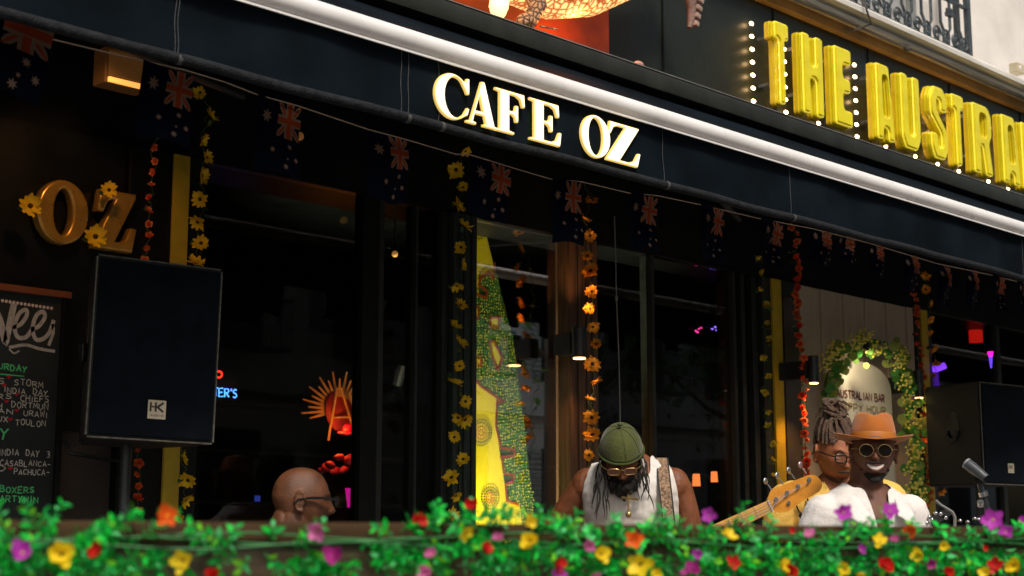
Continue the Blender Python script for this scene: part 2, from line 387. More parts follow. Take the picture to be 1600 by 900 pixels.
# balcony railing
YB = YS+.12
RB = thing('balcony_railing', 'grey wrought iron balcony railing with scrolls above the white cornice', 'railing', (X(1513, 60, YB), YB, ZT))
xe = X(1513, 60, YB); xs = xe-4.0; zb = ZT+.07
mb = MB(); mb.bb(xe-.02, xe+.02, YB-.02, YB+.02, ZT+.01, ZT+1.05, bev=.004); mb.ell((xe, YB, ZT+1.09), (.035, .035, .04)); part('end_post', mb, M_iron, RB)
mb = MB(); mb.bb(xe+.09, xe+.12, YB+.12, YB+.16, ZT+.01, ZT+1.05, bev=.004); part('end_post', mb, M_iron, RB)
for zz in (.09, .44, .98):
    mb = MB(); mb.bb(xs, xe-.022, YB-.012, YB+.012, ZT+zz, ZT+zz+.022, bev=.003); part('rail_bar', mb, M_iron, RB)
i = 0; x = xe-.13
while x > xs:
    mb = MB(); k = .022
    mb.tube([(x, YB, ZT+.98), (x, YB, ZT+.26), (x+.035, YB, ZT+.21), (x+.035, YB, ZT+.10)] if i % 2 == 0 else [(x, YB, ZT+.98), (x, YB, ZT+.24), (x-.03, YB, ZT+.2), (x-.03, YB, ZT+.10)], .011, 6)
    part('baluster', mb, M_iron, RB, smooth=True)
    mb = MB(); c = Vector((x+.065, YB-.003, ZT+.165)); pts = []
    for q in range(22):
        an = q*.48; rr = .055*(1-q/26); pts.append(c+Vector((rr*math.cos(an)*(1 if i % 2 else -1), 0, rr*math.sin(an))))
    mb.tube(pts, .0095, 6); c2 = c+Vector((0, .006, -.055))
    mb.tube([c2+Vector((.03*math.cos(q), 0, .026*math.sin(q))) for q in [j*2*PI/12 for j in range(13)]], .008, 6)
    part('scroll', mb, M_iron, RB, smooth=True)
    if i % 4 == 1:
        mb = MB(); mb.bb(x-.04, x+.04, YB-.016, YB+.016, ZT+.33, ZT+.36, bev=.004); mb.bb(x-.03, x+.03, YB-.014, YB+.014, ZT+.363, ZT+.39, bev=.004); part('collar', mb, M_iron, RB)
    x -= .13; i += 1
# bird spikes and small beige box, cable under the soffit
bs = thing('bird_spikes', 'fine upright bird spikes on the cornice right of the railing', 'bird spikes', (xe+.3, YB+.05, ZT+.02))
mb = MB()
for i in range(70):
    x = xe+.22+i*.017; mb.tube([(x, YB+.0, ZT+.015), (x+random.uniform(-.012, .012), YB+random.uniform(-.03, .03), ZT+.09)], .0012, 3)
sp = part('spike', mb, mat('steel_wire', (.4, .4, .4), .3, metal=.8, var=.1), bs); sp['kind'] = 'stuff'
p = atY(1589, 108, YB); bx = thing('junction_box', 'small beige box on the cornice at the right edge of the picture', 'junction box', p)
mb = MB(); mb.box(p, (.12, .07, .075), bev=.008); part('housing', mb, mat('beige_plastic', (.55, .48, .33), .5), bx)
mb = MB(); mb.ell(p+Vector((-.02, -.036, 0)), (.016, .006, .016)); part('cap', mb, M_white, bx)
cb = thing('wall_cable', 'thin grey cable looping over the cornice and along its underside', 'cable', (8, 1.2, 4.4))
M_cab = mat('grey_cable_rubber', (.09, .085, .075), .6, var=.3)
pts = [Vector((x, 1.30+.006*math.sin(x*2), 4.405+.004*math.sin(x*5))) for x in [5+.2*i for i in range(50)]]
mb = MB(); mb.tube(pts, .010, 6); part('cable_run', mb, M_cab, cb, True)
a = atZ(1316, 43, 4.40); b2 = atY(1352, 20, YS-.08)
lp = [a, a.lerp(b2, .35)+Vector((.02, 0, -.05)), a.lerp(b2, .75)+Vector((.1, -.02, -.03)), atY(1355, 18, YS-.085), atY(1352, 8, YS-.08), atY(1345, 0, YS-.03), atY(1340, -8, YS+.1)]
mb = MB(); mb.tube(lp, .007, 6); part('cable_loop', mb, M_cab, cb, True)
for px, py in ((1402, 82),):
    mb = MB(); mb.ell((8.72, 1.30, 4.40), (.028, .02, .024)); part('knot', mb, M_cab, cb, True)

# ------------------------------------------------------------------ awning
AW = thing('awning', 'long navy canvas awning with white front tube across the whole cafe front', 'awning', (4, 0, 2.8))
ZH, ZV0, ZV1 = 2.566, 2.572, 2.795
seams = [-2.5, X(272, 90, 0), X(630, 170, 0), X(1036, 260, 0), X(1233, 320, 0), X(1597, 400, 0), 11, 14, 18, 22]
def wav(x, z): return .003*math.sin(x*5.1+z*3)+.002*math.sin(x*13+z*9)+.004*math.sin(x*9-z*12)*math.sin(PI*max(0, min(1, (z-ZV0)/(ZV1-ZV0))))
for a, b in zip(seams[:-1], seams[1:]):
    mb = MB(); n = max(6, int((b-a)/.05)); vs = []; fs = []
    for i in range(n+1):
        x = a+.0+(b-a)*i/n
        for j in range(7): z = ZV0+(ZV1-ZV0)*j/6; vs.append((x, wav(x, z), z))
    for i in range(n):
        for j in range(6): fs.append((i*7+j, i*7+j+7, i*7+j+8, i*7+j+1))
    mb.add(vs, fs); part('valance_panel', mb, M_fab, AW, True)
for sx in (X(272, 90, 0), X(277, 90, 0), X(625, 170, 0), X(636, 170, 0), X(683, 180, 0), X(1036, 260, 0), X(1233, 320, 0), X(1597, 400, 0)):
    mb = MB(); mb.tube([(sx+.002*math.sin(j), wav(sx, ZV0+j*.02)-.0035, ZV0+.004+j*.0215) for j in range(11)], .0007, 4); part('seam', mb, M_pale, AW)
mb = MB(); pts = [(x*.05-2.5, -.004+wav(x*.05-2.5, ZH)*.9, ZH+.002*math.sin(x*.4)) for x in range(490)]
mb.tube(pts, .0165, 10); part('hem', mb, M_hem, AW, True)
for sx in (X(272, 90, 0), X(683, 180, 0), X(630, 170, 0), X(1036, 260, 0), X(1233, 320, 0)):
    mb = MB(); mb.tube([(sx+.006, -.004+wav(sx, ZH), ZH), (sx+.02, -.004+wav(sx, ZH), ZH)], .0172, 10); part('hem_stitch', mb, mat('hem_stitching', (.06, .06, .062), .8), AW, True)
mb = MB(); mb.tube([(-2.5, -.012, 2.828), (6, -.012, 2.826), (22, -.012, 2.828)], .036, 24); part('front_tube', mb, M_white, AW, True)
mb = MB(); mb.bb(-2.5, 22, -.030, -.024, 2.781, 2.788); part('tube_lip', mb, M_white, AW)
YC = 1.0; ZC1 = atY(1150, 153, YC).z; ZC0 = atY(1150, 180, YC).z
mb = MB(); vs = []; fs = []; nx = 120
for i in range(nx+1):
    x = -2.5+24.5*i/nx
    for j in range(9):
        t = j/8; vs.append((x, .03+(YC+.06)*t, 2.85+(ZC0+.01-2.85)*t-.03*math.sin(PI*t)+.008*math.sin(x*4)*math.sin(PI*t)))
for i in range(nx):
    for j in range(8): fs.append((i*9+j, i*9+9+j, i*9+10+j, i*9+1+j))
mb.add(vs, fs); part('roof_canvas', mb, M_fab, AW, True)
mb = MB(); mb.bb(-2.5, 22, YC, 1.396, ZC0, ZC1, bev=.02); part('housing', mb, M_cass, AW, True)
mb = MB(); mb.bb(-2.5, 22, YC+.002, YC+.02, ZC1+.001, ZC1+.006); part('housing_edge', mb, mat('bare_metal_edge', (.3, .28, .25), .4, metal=.5, var=.3), AW)
for xa in (2.9, 6.2, 9.5):                # folding arms under the cloth
    mb = MB(); mb.tube([(xa-.9, .35, 2.74), (xa+.55, 1.25, 2.95)], .016, 8); part('folding_arm', mb, mat('grey_arm_metal', (.035, .035, .035), .4, metal=.3), AW, True)

# ------------------------------------------------------------------ building and trees across the street (seen mirrored in the window)
OB = thing('opposite_building', 'pale stone building across the street, mirrored in the cafe window', 'building', (18, -14, 0))
mb = MB(); mb.bb(2, 40, -17, -14, -.15, 12.5); part('wall', mb, M_stone, OB)
for zz in (3.6, 6.8, 10): mb = MB(); mb.bb(2, 40, -13.998, -13.7, zz, zz+.25); part('cornice', mb, M_stone, OB)
mb = MB(); mb.bb(-.55, .55, -.06, .0, 0, 2.1); wm = mb.mesh('window', mat('dark_far_window', (.03, .035, .04), .1, var=.2))
mb = MB(); mb.bb(-.7, .7, -.0, .35, -.06, .0); [mb.tube([(-.7+.1*i, .33, 0), (-.7+.1*i, .33, .75)], .012, 4) for i in range(15)]; mb.bb(-.7, .7, .31, .35, .75, .79); bmesh_ = mb.mesh('balcony', M_iron)
mb = MB(); [mb.bb(-1.05, -.6, .0, .04, .1+.1*i, .17+.1*i) for i in range(20)]; shm = mb.mesh('shutter', mat('white_far_shutter', (.5, .5, .46), .6))
for i in range(14):
    for zz in (.9, 4.3, 7.5):
        o = link('window', wm, OB, (4-18+2.6*i, .065, zz)); link('balcony', bmesh_, OB, (4-18+2.6*i, .3, zz)); link('shutter', shm, OB, (4-18+2.6*i, .02, zz))

LT = [leafmat('tree_leaf_green', (.16, .30, .06)), leafmat('tree_leaf_dark', (.07, .15, .03))]
def tree(x, y, label, seed, h=8.5):
    rnd = random.Random(seed)
    T = thing('street_tree', label, 'tree', (x, y, 0), 0, 'street trees across the road')
    mb = MB(); mb.tube([(0, 0, -.15), (.05, .02, 2), (0, .05, 4.2), (.1, 0, 6.5)], [.2, .16, .12, .04], 10)
    tips = []
    for i in range(9):
        z0 = 2.8+i*.42; a = rnd.uniform(0, 6.28); L = rnd.uniform(1.2, 2.4)
        e = Vector((math.cos(a)*L, math.sin(a)*L, z0+L*.7)); mb.tube([(0, 0, z0), (e.x*.5, e.y*.5, z0+L*.25), e], [.06, .04, .015], 6); tips.append(e)
    mb.obj('trunk', mat('tree_bark', (.12, .09, .07), .9, var=.3, bump=.6), T, True)
    mb = MB()
    for i in range(3800):
        c = rnd.choice(tips); v = Vector((rnd.gauss(0, .75), rnd.gauss(0, .75), rnd.gauss(.2, .7))); q = c+v
        s = rnd.uniform(.05, .1); e = Matrix.Rotation(rnd.uniform(0, 6.3), 3, 'Z') @ Matrix.Rotation(rnd.uniform(-1.2, 1.2), 3, 'X')
        mb.add([q+e @ Vector(w)*s for w in ((0, -1, 0), (.6, 0, .15), (0, 1.1, 0), (-.6, 0, .15))], [(0, 1, 2, 3)], mi=rnd.randint(0, 1))
    o = mb.obj('crown', LT, T)
tree(15.0, -7.5, 'leafy street tree mirrored in the window pane beside the dotted panel', 3)
tree(20.5, -7.8, 'second leafy street tree mirrored behind the first in the window pane', 5)
# ================================================================== SIGNS
M_lit = mat('lit_cream_letter_face', (.9, .85, .7), .4, var=0, bump=0, emit=(1, .82, .56), es=.88)
M_litedge = mat('lit_gold_letter_edge', (.6, .45, .1), .4, var=0, bump=0, emit=(1, .66, .18), es=.55)
# serif capitals, cap height 1
def gC(): return [[*arc(.5, .5, .48, .52, 52, 308, 26), (.90, .15), (.95, .30), (.90, .33), (.80, .16), *arc(.58, .5, .30, .46, 300, 60, 24)[0:], (.86, .70), (.885, .64), (.945, .64), (.945, 1.0), (.89, 1.0), (.86, .93)]]
gA = [[(-.04, 0), (.30, 0), (.30, .05), (.19, .07), (.25, .25), (.60, .25), (.67, .07), (.56, .05), (.56, 0), (1.06, 0), (1.06, .05), (.97, .07), (.60, 1.03), (.50, 1.03), (.10, .07), (-.04, .05)], [(.28, .33), (.57, .33), (.435, .72)]]
gF = [[(0, 0), (.52, 0), (.52, .05), (.38, .07), (.38, .47), (.49, .46), (.55, .41), (.57, .31), (.63, .31), (.63, .70), (.57, .70), (.55, .60), (.49, .54), (.38, .54), (.38, .93), (.58, .93), (.70, .87), (.76, .70), (.82, .70), (.80, 1), (0, 1), (0, .95), (.12, .93), (.12, .07), (0, .05)]]
gE = [[(0, 0), (.84, 0), (.88, .34), (.82, .34), (.74, .14), (.60, .07), (.38, .07), (.38, .47), (.49, .46), (.55, .41), (.57, .31), (.63, .31), (.63, .70), (.57, .70), (.55, .60), (.49, .54), (.38, .54), (.38, .93), (.58, .93), (.70, .87), (.76, .70), (.82, .70), (.80, 1), (0, 1), (0, .95), (.12, .93), (.12, .07), (0, .05)]]
gO = [arc(.5, .5, .49, .53, 0, 360, 40)[:-1], arc(.5, .5, .25, .465, 0, 360, 36)[:-1]]
gZ = [[(0, 0), (.84, 0), (.92, .36), (.86, .36), (.76, .15), (.60, .07), (.36, .07), (.88, .96), (.88, 1), (.10, 1), (.05, .68), (.11, .68), (.19, .86), (.32, .93), (.52, .93), (0, .04)]]
def serif(g, x0, x1, z0, h, depth, bevel=0, offset=0):
    w = x1-x0; xs = [p[0] for c in g for p in c]; mn, mx = min(xs), max(xs)
    return shape([[((p[0]-mn)/(mx-mn)*w, p[1]*h) for p in c] for c in g], depth, bevel, offset)
zc = 2.600; hc = .152
for ch, g, a, b in (('C', gC(), 679, 733), ('A', gA, 729, 776), ('F', gF, 774, 820), ('E', gE, 828, 877), ('O', gO, 908, 953), ('Z', gZ, 947, 1000)):
    xa, xb = X(a, 190, -.02), X(b, 215, -.02)
    L = thing('sign_letter', 'glowing cream capital %s of the serif awning lettering' % ch, 'letter', (xa, -.015, zc), 0, 'lit letters on the awning front')
    me = serif(g, xa, xb, 0, hc, .010, 0); mb = MB(); mesh_add(mb, me, (0, 0, 0)); mb.obj('letter_edge', M_litedge, L)
    me = serif(g, xa, xb, 0, hc, .006, 0, -.0035); mb = MB(); mesh_add(mb, me, (0, -.006, 0)); mb.obj('letter_face', M_lit, L)

# yellow deco channel letters
def rd(c, r=.09): return rounded(c, r)
D = {'T': [[(0,1),(1,1),(1,.78),(.72,.78),(.72,0),(.28,0),(.28,.78),(0,.78)]],
 'H': [[(0,0),(0,1),(.38,1),(.38,.62),(.62,.62),(.62,1),(1,1),(1,0),(.62,0),(.62,.45),(.38,.45),(.38,0)]],
 'E': [[(0,0),(0,1),(1,1),(1,.78),(.5,.78),(.5,.62),(.92,.62),(.92,.42),(.5,.42),(.5,.22),(1,.22),(1,0)]],
 'A': [[(0,0),(0,1),(.74,1),(1,0),(.62,0),(.60,.16),(.37,.16),(.35,0)], [(.36,.32),(.62,.32),(.54,.82),(.36,.82)]],
 'U': [[(0,1),(.37,1),(.37,.20),(.63,.20),(.63,1),(1,1),(1,.16),(.82,0),(.18,0),(0,.16)]],
 'S': [[(0,.84),(.2,1),(.8,1),(1,.84),(1,.66),(.6,.66),(.6,.82),(.4,.82),(.4,.66),(1,.40),(1,.16),(.8,0),(.2,0),(0,.16),(0,.36),(.4,.36),(.4,.18),(.6,.18),(.6,.36),(0,.60)]],
 'R': [[(0,0),(0,1),(.8,1),(1,.86),(1,.56),(.84,.46),(1,0),(.62,0),(.48,.40),(.37,.40),(.37,0)], [(.37,.55),(.64,.55),(.64,.84),(.37,.84)]],
 'L': [[(0,0),(0,1),(.44,1),(.44,.22),(1,.22),(1,0)]]}
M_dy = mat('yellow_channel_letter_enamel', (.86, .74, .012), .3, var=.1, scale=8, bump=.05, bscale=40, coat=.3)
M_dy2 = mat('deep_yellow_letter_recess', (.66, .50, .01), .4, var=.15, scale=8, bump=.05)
M_neon = mat('yellow_neon_tube', (.75, .66, .05), .12, var=0, bump=0, emit=(1, .80, .05), es=.45, coat=1)
M_bulb = mat('warm_bulb_glass', (1, .9, .7), .2, var=0, bump=0, emit=(1, .62, .28), es=14)
zd, hdk = 3.70, .505
k = 0
for ch, a, b in (('T', 1199, 1236), ('H', 1242, 1289), ('E', 1292, 1333), ('A', 1357, 1398), ('U', 1395, 1438), ('S', 1440, 1480), ('T', 1474, 1506), ('R', 1506, 1548), ('A', 1551, 1590), ('L', 1581, 1612)):
    xa, xb = X(a, 170, 1.325), X(b, 190, 1.265); w = xb-xa; k += 1
    L = thing('channel_letter', 'yellow stepped deco capital %s, %s of the big sign above the awning' % (ch, ['first letter', 'second letter', 'third letter', 'fourth letter', 'fifth letter', 'sixth letter', 'seventh letter', 'eighth letter', 'ninth letter', 'last visible letter'][k-1]), 'letter', (xa, 1.40, zd), 0, 'yellow channel letters of the big sign')
    cs = [[(p[0]*w, p[1]*hdk) for p in c] for c in D[ch]]; cs = [rounded(c, .026) for c in cs]
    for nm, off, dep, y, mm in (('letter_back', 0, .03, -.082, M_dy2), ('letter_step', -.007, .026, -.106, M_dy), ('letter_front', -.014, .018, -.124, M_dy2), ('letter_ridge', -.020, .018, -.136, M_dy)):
        me = shape(cs, dep, .0012, off); mb = MB(); mesh_add(mb, me, (0, y, 0)); mb.obj(nm, mm, L)
    mb = MB()                                  # neon glass following the outline
    for c in cs[:1]:
        cc = [Vector(p) for p in c]; n = len(cc); ctr = sum(cc, Vector((0, 0)))/n; pts = []
        for i in range(n):
            t = (cc[(i+1) % n]-cc[i-1]).normalized(); nn = Vector((t.y, -t.x))
            area = sum(cc[j].x*cc[(j+1) % n].y-cc[(j+1) % n].x*cc[j].y for j in range(n))
            q = cc[i]+nn*(.011 if area < 0 else -.011); pts.append((q.x, -.130, q.y))
        mb.tube(pts+[pts[0]], .0055, 6)
    mb.obj('neon_tube', M_neon, L, True)
    for xb_, zb_ in ((.02, .12), (w-.07, .12), (.02, hdk-.1)): mb = MB(); mb.bb(xb_, xb_+.015, -.064, 0, zb_, zb_+.02); mb.obj('bracket', M_iron, L)
    bm_ = MB(); bm_.ell((0, 0, 0), (.018, .008, .011), 12, 8); bmm = bm_.mesh('bulb', M_bulb, True)
    bases = [(-.06, i) for i in range(7)] if k in (1, 4) else []
    for dx, i in bases+([(-.015, i) for i in range(7)] if not bases else [])+[(w*.5, i) for i in range(0)]:
        link('bulb', bmm, L, (dx, -.022, .02+i*.078))

# gold OZ letters on the left
M_gold = mat('gold_letter_lacquer', (.60, .33, .06), .28, metal=.55, var=.15, scale=12, bump=.04, coat=.4)
for ch, g, a, b, lab in (('O', gO, 58, 131, 'gold capital O with a sunflower on its left side'), ('Z', gZ, 149, 207, 'gold capital Z with two yellow flowers stuck on it')):
    xa, xb = X(a, 340, 1.33), X(b, 345, 1.33)
    L = thing('gold_letter', lab, 'letter', (xa, 1.335, 2.277), 0, 'gold letters on the shop wall')
    me = serif(g, xa, xb, 0, .205, .05, .010); mb = MB(); mesh_add(mb, me, (0, .0, 0)); mb.obj('letter_body', M_gold, L, 40)

# chalkboard
Yb = 1.33; xr = X(90, 600, Yb); xl = X(-330, 600, Yb); zt = atY(60, 462, Yb).z
CB = thing('chalkboard', 'black chalkboard of sports fixtures in white and green chalk at the left edge', 'chalkboard', (xl, Yb, 1.0))
M_board = mat('black_chalkboard_slate', (.018, .024, .026), .55, var=.4, scale=3, bump=.05)
M_chalk = mat('white_chalk', (.62, .60, .55), .9, var=.2, scale=60); M_chg = mat('green_chalk', (.10, .62, .22), .9, var=.2, scale=60); M_chr = mat('red_chalk', (.5, .02, .03), .9, var=.2)
mb = MB(); mb.bb(xl, xr, Yb, Yb+.03, .75, zt); part('board', mb, M_board, CB)
mb = MB(); mb.bb(xl-.03, xr+.03, Yb-.02, Yb+.03, zt+.001, zt+.025, bev=.004); part('frame_rail', mb, mat('red_brown_frame_wood', (.22, .07, .03), .4), CB)
mb = MB(); mb.bb(xr+.001, xr+.022, Yb-.015, Yb+.03, .75, zt-.001, bev=.003); part('frame_rail', mb, M_black, CB)
Yt = Yb-.002
def chalk(text, pxl, pyl, pxr, hpx, m, w=.0028, name='chalk_line'):
    a = atY(pxl, pyl, Yt); b = atY(pxr, pyl+(pxr-pxl)*.09, Yt); hh = hpx*.78/FPX*((a-CAM).dot(fw)); mb = MB()
    write(mb, text, a.x, b.x, a.z, hh, Yt, w, .12); return part(name, mb, m, CB)
chalk('S', -4, 600, 7, 11, M_chalk); chalk('STORM', 22, 602, 67, 12, M_chalk)
chalk('INDIA  DAY', 6, 613, 74, 11, M_chalk); chalk('RS', -4, 622, 18, 11, M_chalk); chalk('CHIEFS', 32, 626, 76, 12, M_chalk)
chalk('H', -6, 637, 3, 11, M_chalk); chalk('DORTMUN', 18, 636, 75, 12, M_chalk); chalk('AN', -3, 645, 20, 10, M_chalk); chalk('URAWI', 37, 650, 74, 12, M_chalk)
chalk('UX', -4, 658, 12, 11, M_chalk); chalk('TOULON', 24, 664, 71, 12, M_chalk)
chalk('INDIA  DAY  3', -2, 711, 78, 12, M_chalk); chalk('CASABLANCA-', 0, 727, 79, 11, M_chalk); chalk('D', -4, 736, 9, 11, M_chalk); chalk('PACHUCA-', 22, 741, 77, 11, M_chalk)
chalk('URDAY', -3, 577, 42, 12, M_chg, .005); chalk('Y', 0, 684, 13, 20, M_chg, .006); chalk('BOXERS', 0, 769, 53, 12, M_chg, .004); chalk('PARTYWIN', -10, 784, 59, 12, M_chg, .004)
for px, py in ((10, 592), (2, 605), (22, 619), (6, 630), (22, 644), (12, 658), (12, 735)):
    chalk('v', px, py, px+8, 7, M_chr, .006, 'chalk_heart')
mb = MB(); a = atY(-5, 584, Yt); b = atY(38, 588, Yt); ribbon(mb, [(a.x, a.z), (b.x, b.z)], .004, lambda x, y: (x, Yt, y)); part('chalk_underline', mb, M_chg, CB)
mb = MB()
for i in range(14):
    p = atY(4+i*5.9, 470+i*.9, Yt); mb.ell(p, (.006, .003, .006), 8, 6)
part('painted_dot_row', mb, mat('white_pink_dots', (.75, .6, .58), .6), CB)
def script(pts, w0):
    mb = MB(); P = []
    for x, y in pts: q = atY(x, y, Yt); P.append((q.x, q.z))
    Pv = [Vector(p) for p in P]; Q = []
    for i in range(len(Pv)-1):
        a0 = Pv[max(i-1, 0)]; a1 = Pv[i]; a2 = Pv[i+1]; a3 = Pv[min(i+2, len(Pv)-1)]
        for j in range(5):
            t = j/5; Q.append(.5*((2*a1)+(a2-a0)*t+(2*a0-5*a1+4*a2-a3)*t*t+(3*a1-a0-3*a2+a3)*t**3))
    Q.append(Pv[-1]); ribbon(mb, Q, w0, lambda x, y: (x, Yt, y)); part('script_stroke', mb, mat('pale_grey_lettering_paint', (.5, .47, .46), .8, var=.25, scale=40), CB)
script([(-12, 475), (0, 500), (8, 533), (12, 520), (22, 474)], .024)
script([(20, 512), (33, 506), (42, 492), (40, 484), (30, 490), (23, 508), (27, 526), (40, 527), (50, 515)], .015)
script([(48, 515), (60, 510), (70, 496), (67, 487), (57, 493), (51, 512), (56, 530), (68, 529), (78, 518), (84, 500)], .015)
script([(82, 506), (83, 520), (76, 540)], .012); script([(14, 543), (40, 539), (62, 545), (86, 549)], .011); script([(14, 545), (22, 552), (30, 548)], .006)

# happy hour board behind the men
Yp = 1.28
a = atY(1303, 600, Yp); b = atY(1392, 600, Yp); HB = thing('happy_hour_board', 'pale round topped board with maroon and ochre lettering behind the leafy garland', 'sign board', (a.x, Yp, 1.1))
zt2 = atY(1350, 566, Yp).z; zb2 = .9; wd = b.x-a.x
ol = [(a.x, zb2), (b.x+.02, zb2), (b.x, zt2-.15)]+[(a.x+wd/2+wd/2*math.cos(R(t)), zt2-.15+.15*math.sin(R(t))) for t in range(0, 181, 12)]
mb = MB(); mb.prism(ol, lambda x, z: Vector((x, Yp, z)), lambda x, z: Vector((x, Yp+.02, z))); part('board', mb, mat('pale_cream_board', (.84, .80, .68), .5, var=.2, scale=3, bump=.03), HB)
def wline(text, pxl, pyl, pxr, hpx, m, w, nm='lettering'):
    p = atY(pxl, pyl, Yp-.003); q = atY(pxr, pyl, Yp-.003); mb = MB(); write(mb, text, p.x, q.x, p.z, hpx/FPX*((p-CAM).dot(fw)), Yp-.003, w, 0, .28); part(nm, mb, m, HB)
wline('AUSTRALIAN BAR', 1308, 620, 1382, 12, mat('maroon_print', (.16, .02, .03), .6, var=.1), .009)
wline('HAPPY HOUR', 1310, 640, 1384, 12, mat('ochre_print', (.42, .30, .13), .6, var=.1), .008)
for px, py in ((1340, 649), (1353, 652), (1366, 655)):
    mb = MB(); mb.ell(atY(px, py, Yp-.003), (.018, .002, .018), 14, 6); part('teal_spot', mb, mat('teal_print', (.05, .15, .16), .6, var=.1), HB)

p = atY(1352, 546, 1.10); TL = thing('board_light', 'tiny spotlight hidden in the leaves on top of the pale board', 'spotlight', p); mb = MB(); mb.tube([p+Vector((0, -.02, .04)), p], .018, 12); part('can', mb, M_black, TL, True); lamp('lamp_light', 'SPOT', p+Vector((0, -.03, -.03)), 3.2, (1, .78, .5), TL, .02, target=atY(1350, 610, 1.28), spot=100)
# dotted painting panel behind the glass
Yq = 1.78
PP = thing('dot_painting_panel', 'tall tapering yellow board painted with green and red dots behind the window', 'painted board', (X(780, 600, Yq), Yq, .2))
edge = [(752, 335), (763, 380), (776, 435), (789, 480), (800, 525), (806, 560), (812, 610), (820, 680), (828, 750), (833, 800), (840, 870)]
left = [(738, 335), (739, 500), (741, 700), (742, 870)]
L2 = [atY(x, y, Yq) for x, y in left]; E2 = [atY(x, y, Yq) for x, y in edge]
ol = [(p.x, p.z) for p in L2]+[(p.x, p.z) for p in E2[::-1]]
mb = MB(); mb.prism(ol, lambda x, z: Vector((x, Yq, z)), lambda x, z: Vector((x, Yq+.025, z))); part('board', mb, mat('lime_yellow_board', (.80, .70, .02), .4, var=.12, scale=6, bump=.05), PP)
def inpoly(x, y, P):
    c = False; j = len(P)-1
    for i in range(len(P)):
        if (P[i][1] > y) != (P[j][1] > y) and x < (P[j][0]-P[i][0])*(y-P[i][1])/(P[j][1]-P[i][1])+P[i][0]: c = not c
        j = i
    return c
g1 = [(773, 412), (771, 436), (764, 424), (751, 435), (748, 445), (762, 456), (760, 466), (750, 462), (739, 457), (740, 590), (752, 604), (768, 615), (787, 628), (777, 628), (775, 665), (783, 700), (804, 703), (803, 712), (784, 714), (788, 740), (803, 742), (802, 752), (790, 757), (792, 782), (812, 790), (816, 822), (840, 860), (829, 750), (812, 610), (800, 525), (786, 470)]
holes = [[(738, 480), (748, 480), (748, 497), (738, 497)], [(766, 496), (780, 496), (779, 512), (767, 512)], [(765, 535), (772, 533), (785, 560), (778, 578), (770, 560)], [(744, 560), (752, 560), (752, 572), (744, 572)]]
mb = MB(); mr = MB(); my = MB(); mg2 = MB(); rnd = random.Random(4)
def dot(m_, px, py, r, dy=.003):
    p = atY(px, py, Yq-dy); n = 6; k = len(m_.v); m_.add([(p.x+r*math.cos(6.283*i/n), p.y, p.z+r*math.sin(6.283*i/n)) for i in range(n)], [tuple(range(n))])
# painted green field as its own flat layer
P3 = [atY(x, y, Yq-.0015) for x, y in g1]; fld = MB()
bmx = bmesh.new(); vv = [bmx.verts.new(p) for p in P3]; fc = bmx.faces.new(vv); bmesh.ops.triangulate(bmx, faces=[fc]); fld.add([v.co.copy() for v in bmx.verts], [[v.index for v in f.verts] for f in bmx.faces]) if not bmx.verts.index_update() else 0; bmx.free()
part('green_field', fld, mat('dark_green_paint', (.05, .12, .03), .5, var=.4, scale=8, bump=.05), PP)
for h_ in holes:
    mh = MB(); mh.add([atY(x, y, Yq-.0025) for x, y in h_], [tuple(range(len(h_)))]); part('yellow_patch', mh, mat('lime_yellow_board', (0,0,0)), PP)
for pl in [g1[:24]]+[h+[h[0]] for h in holes]+[[g1[23], g1[24]]]:
    for (xa, ya), (xb, yb) in zip(pl[:-1], pl[1:]):
        n = max(1, int(math.hypot(xb-xa, yb-ya)/3.2))
        for i in range(n): dot(mr, xa+(xb-xa)*i/n, ya+(yb-ya)*i/n, .0085, .004)
y = 430
while y < 850:
    x = 741
    while x < 842:
        if inpoly(x, y, g1) and not any(inpoly(x, y, h) for h in holes): dot(mg2 if rnd.random() < .45 else my, x+rnd.uniform(-1.1, 1.1)+2*math.sin(y*.05), y+rnd.uniform(-1.2, 1.2)+3*math.sin(x*.09), .0050, .003)
        x += 3.6
    y += 4.6
for cx, cy, rs in ((750, 365, (4, 8)), (752, 676, (5, 10, 16, 20)), (766, 778, (4, 8, 12, 17))):
    for j, r_ in enumerate(rs):
        n = int(2*PI*r_/4.2)
        for i in range(n):
            xx = cx+r_*.8*math.cos(6.283*i/n)
            if xx > 741: dot(mr if j < len(rs)/2 else mb, xx, cy+r_*math.sin(6.283*i/n), .0058, .004)
for nm, q, c in (('red_dots', mr, (.35, .05, .015)), ('yellow_dots', my, (.65, .72, .08)), ('green_dots', mg2, (.10, .45, .07)), ('dark_dots', mb, (.03, .06, .015))):
    part(nm, q, mat(nm+'_paint', c, .5, var=.1, bump=0, scale=20), PP)['kind'] = 'stuff'

p = Vector((X(770, 600, 1.5), 1.54, .5)); T = thing('added_uplight', 'small added uplight, unseen behind the window at the foot of the dotted panel', 'lamp', p)  # unseen lamp added to brighten the dotted panel
mb = MB(); mb.tube([p-Vector((0, 0, .06)), p], .035, 14); part('can', mb, M_black, T, True)
lamp('lamp_light', 'SPOT', p+Vector((0, 0, .01)), 430, (1, .86, .6), T, .04, target=atY(775, 560, Yq), spot=62)
# ================================================================== LAMPS
M_lampw = mat('warm_lamp_glass', (1, .8, .5), .3, var=0, bump=0, emit=(1, .55, .2), es=6)
M_lampo = mat('orange_lamp_shade', (1, .5, .2), .4, var=0, bump=0, emit=(1, .22, .05), es=1.6)
WARM = (1, .48, .16)
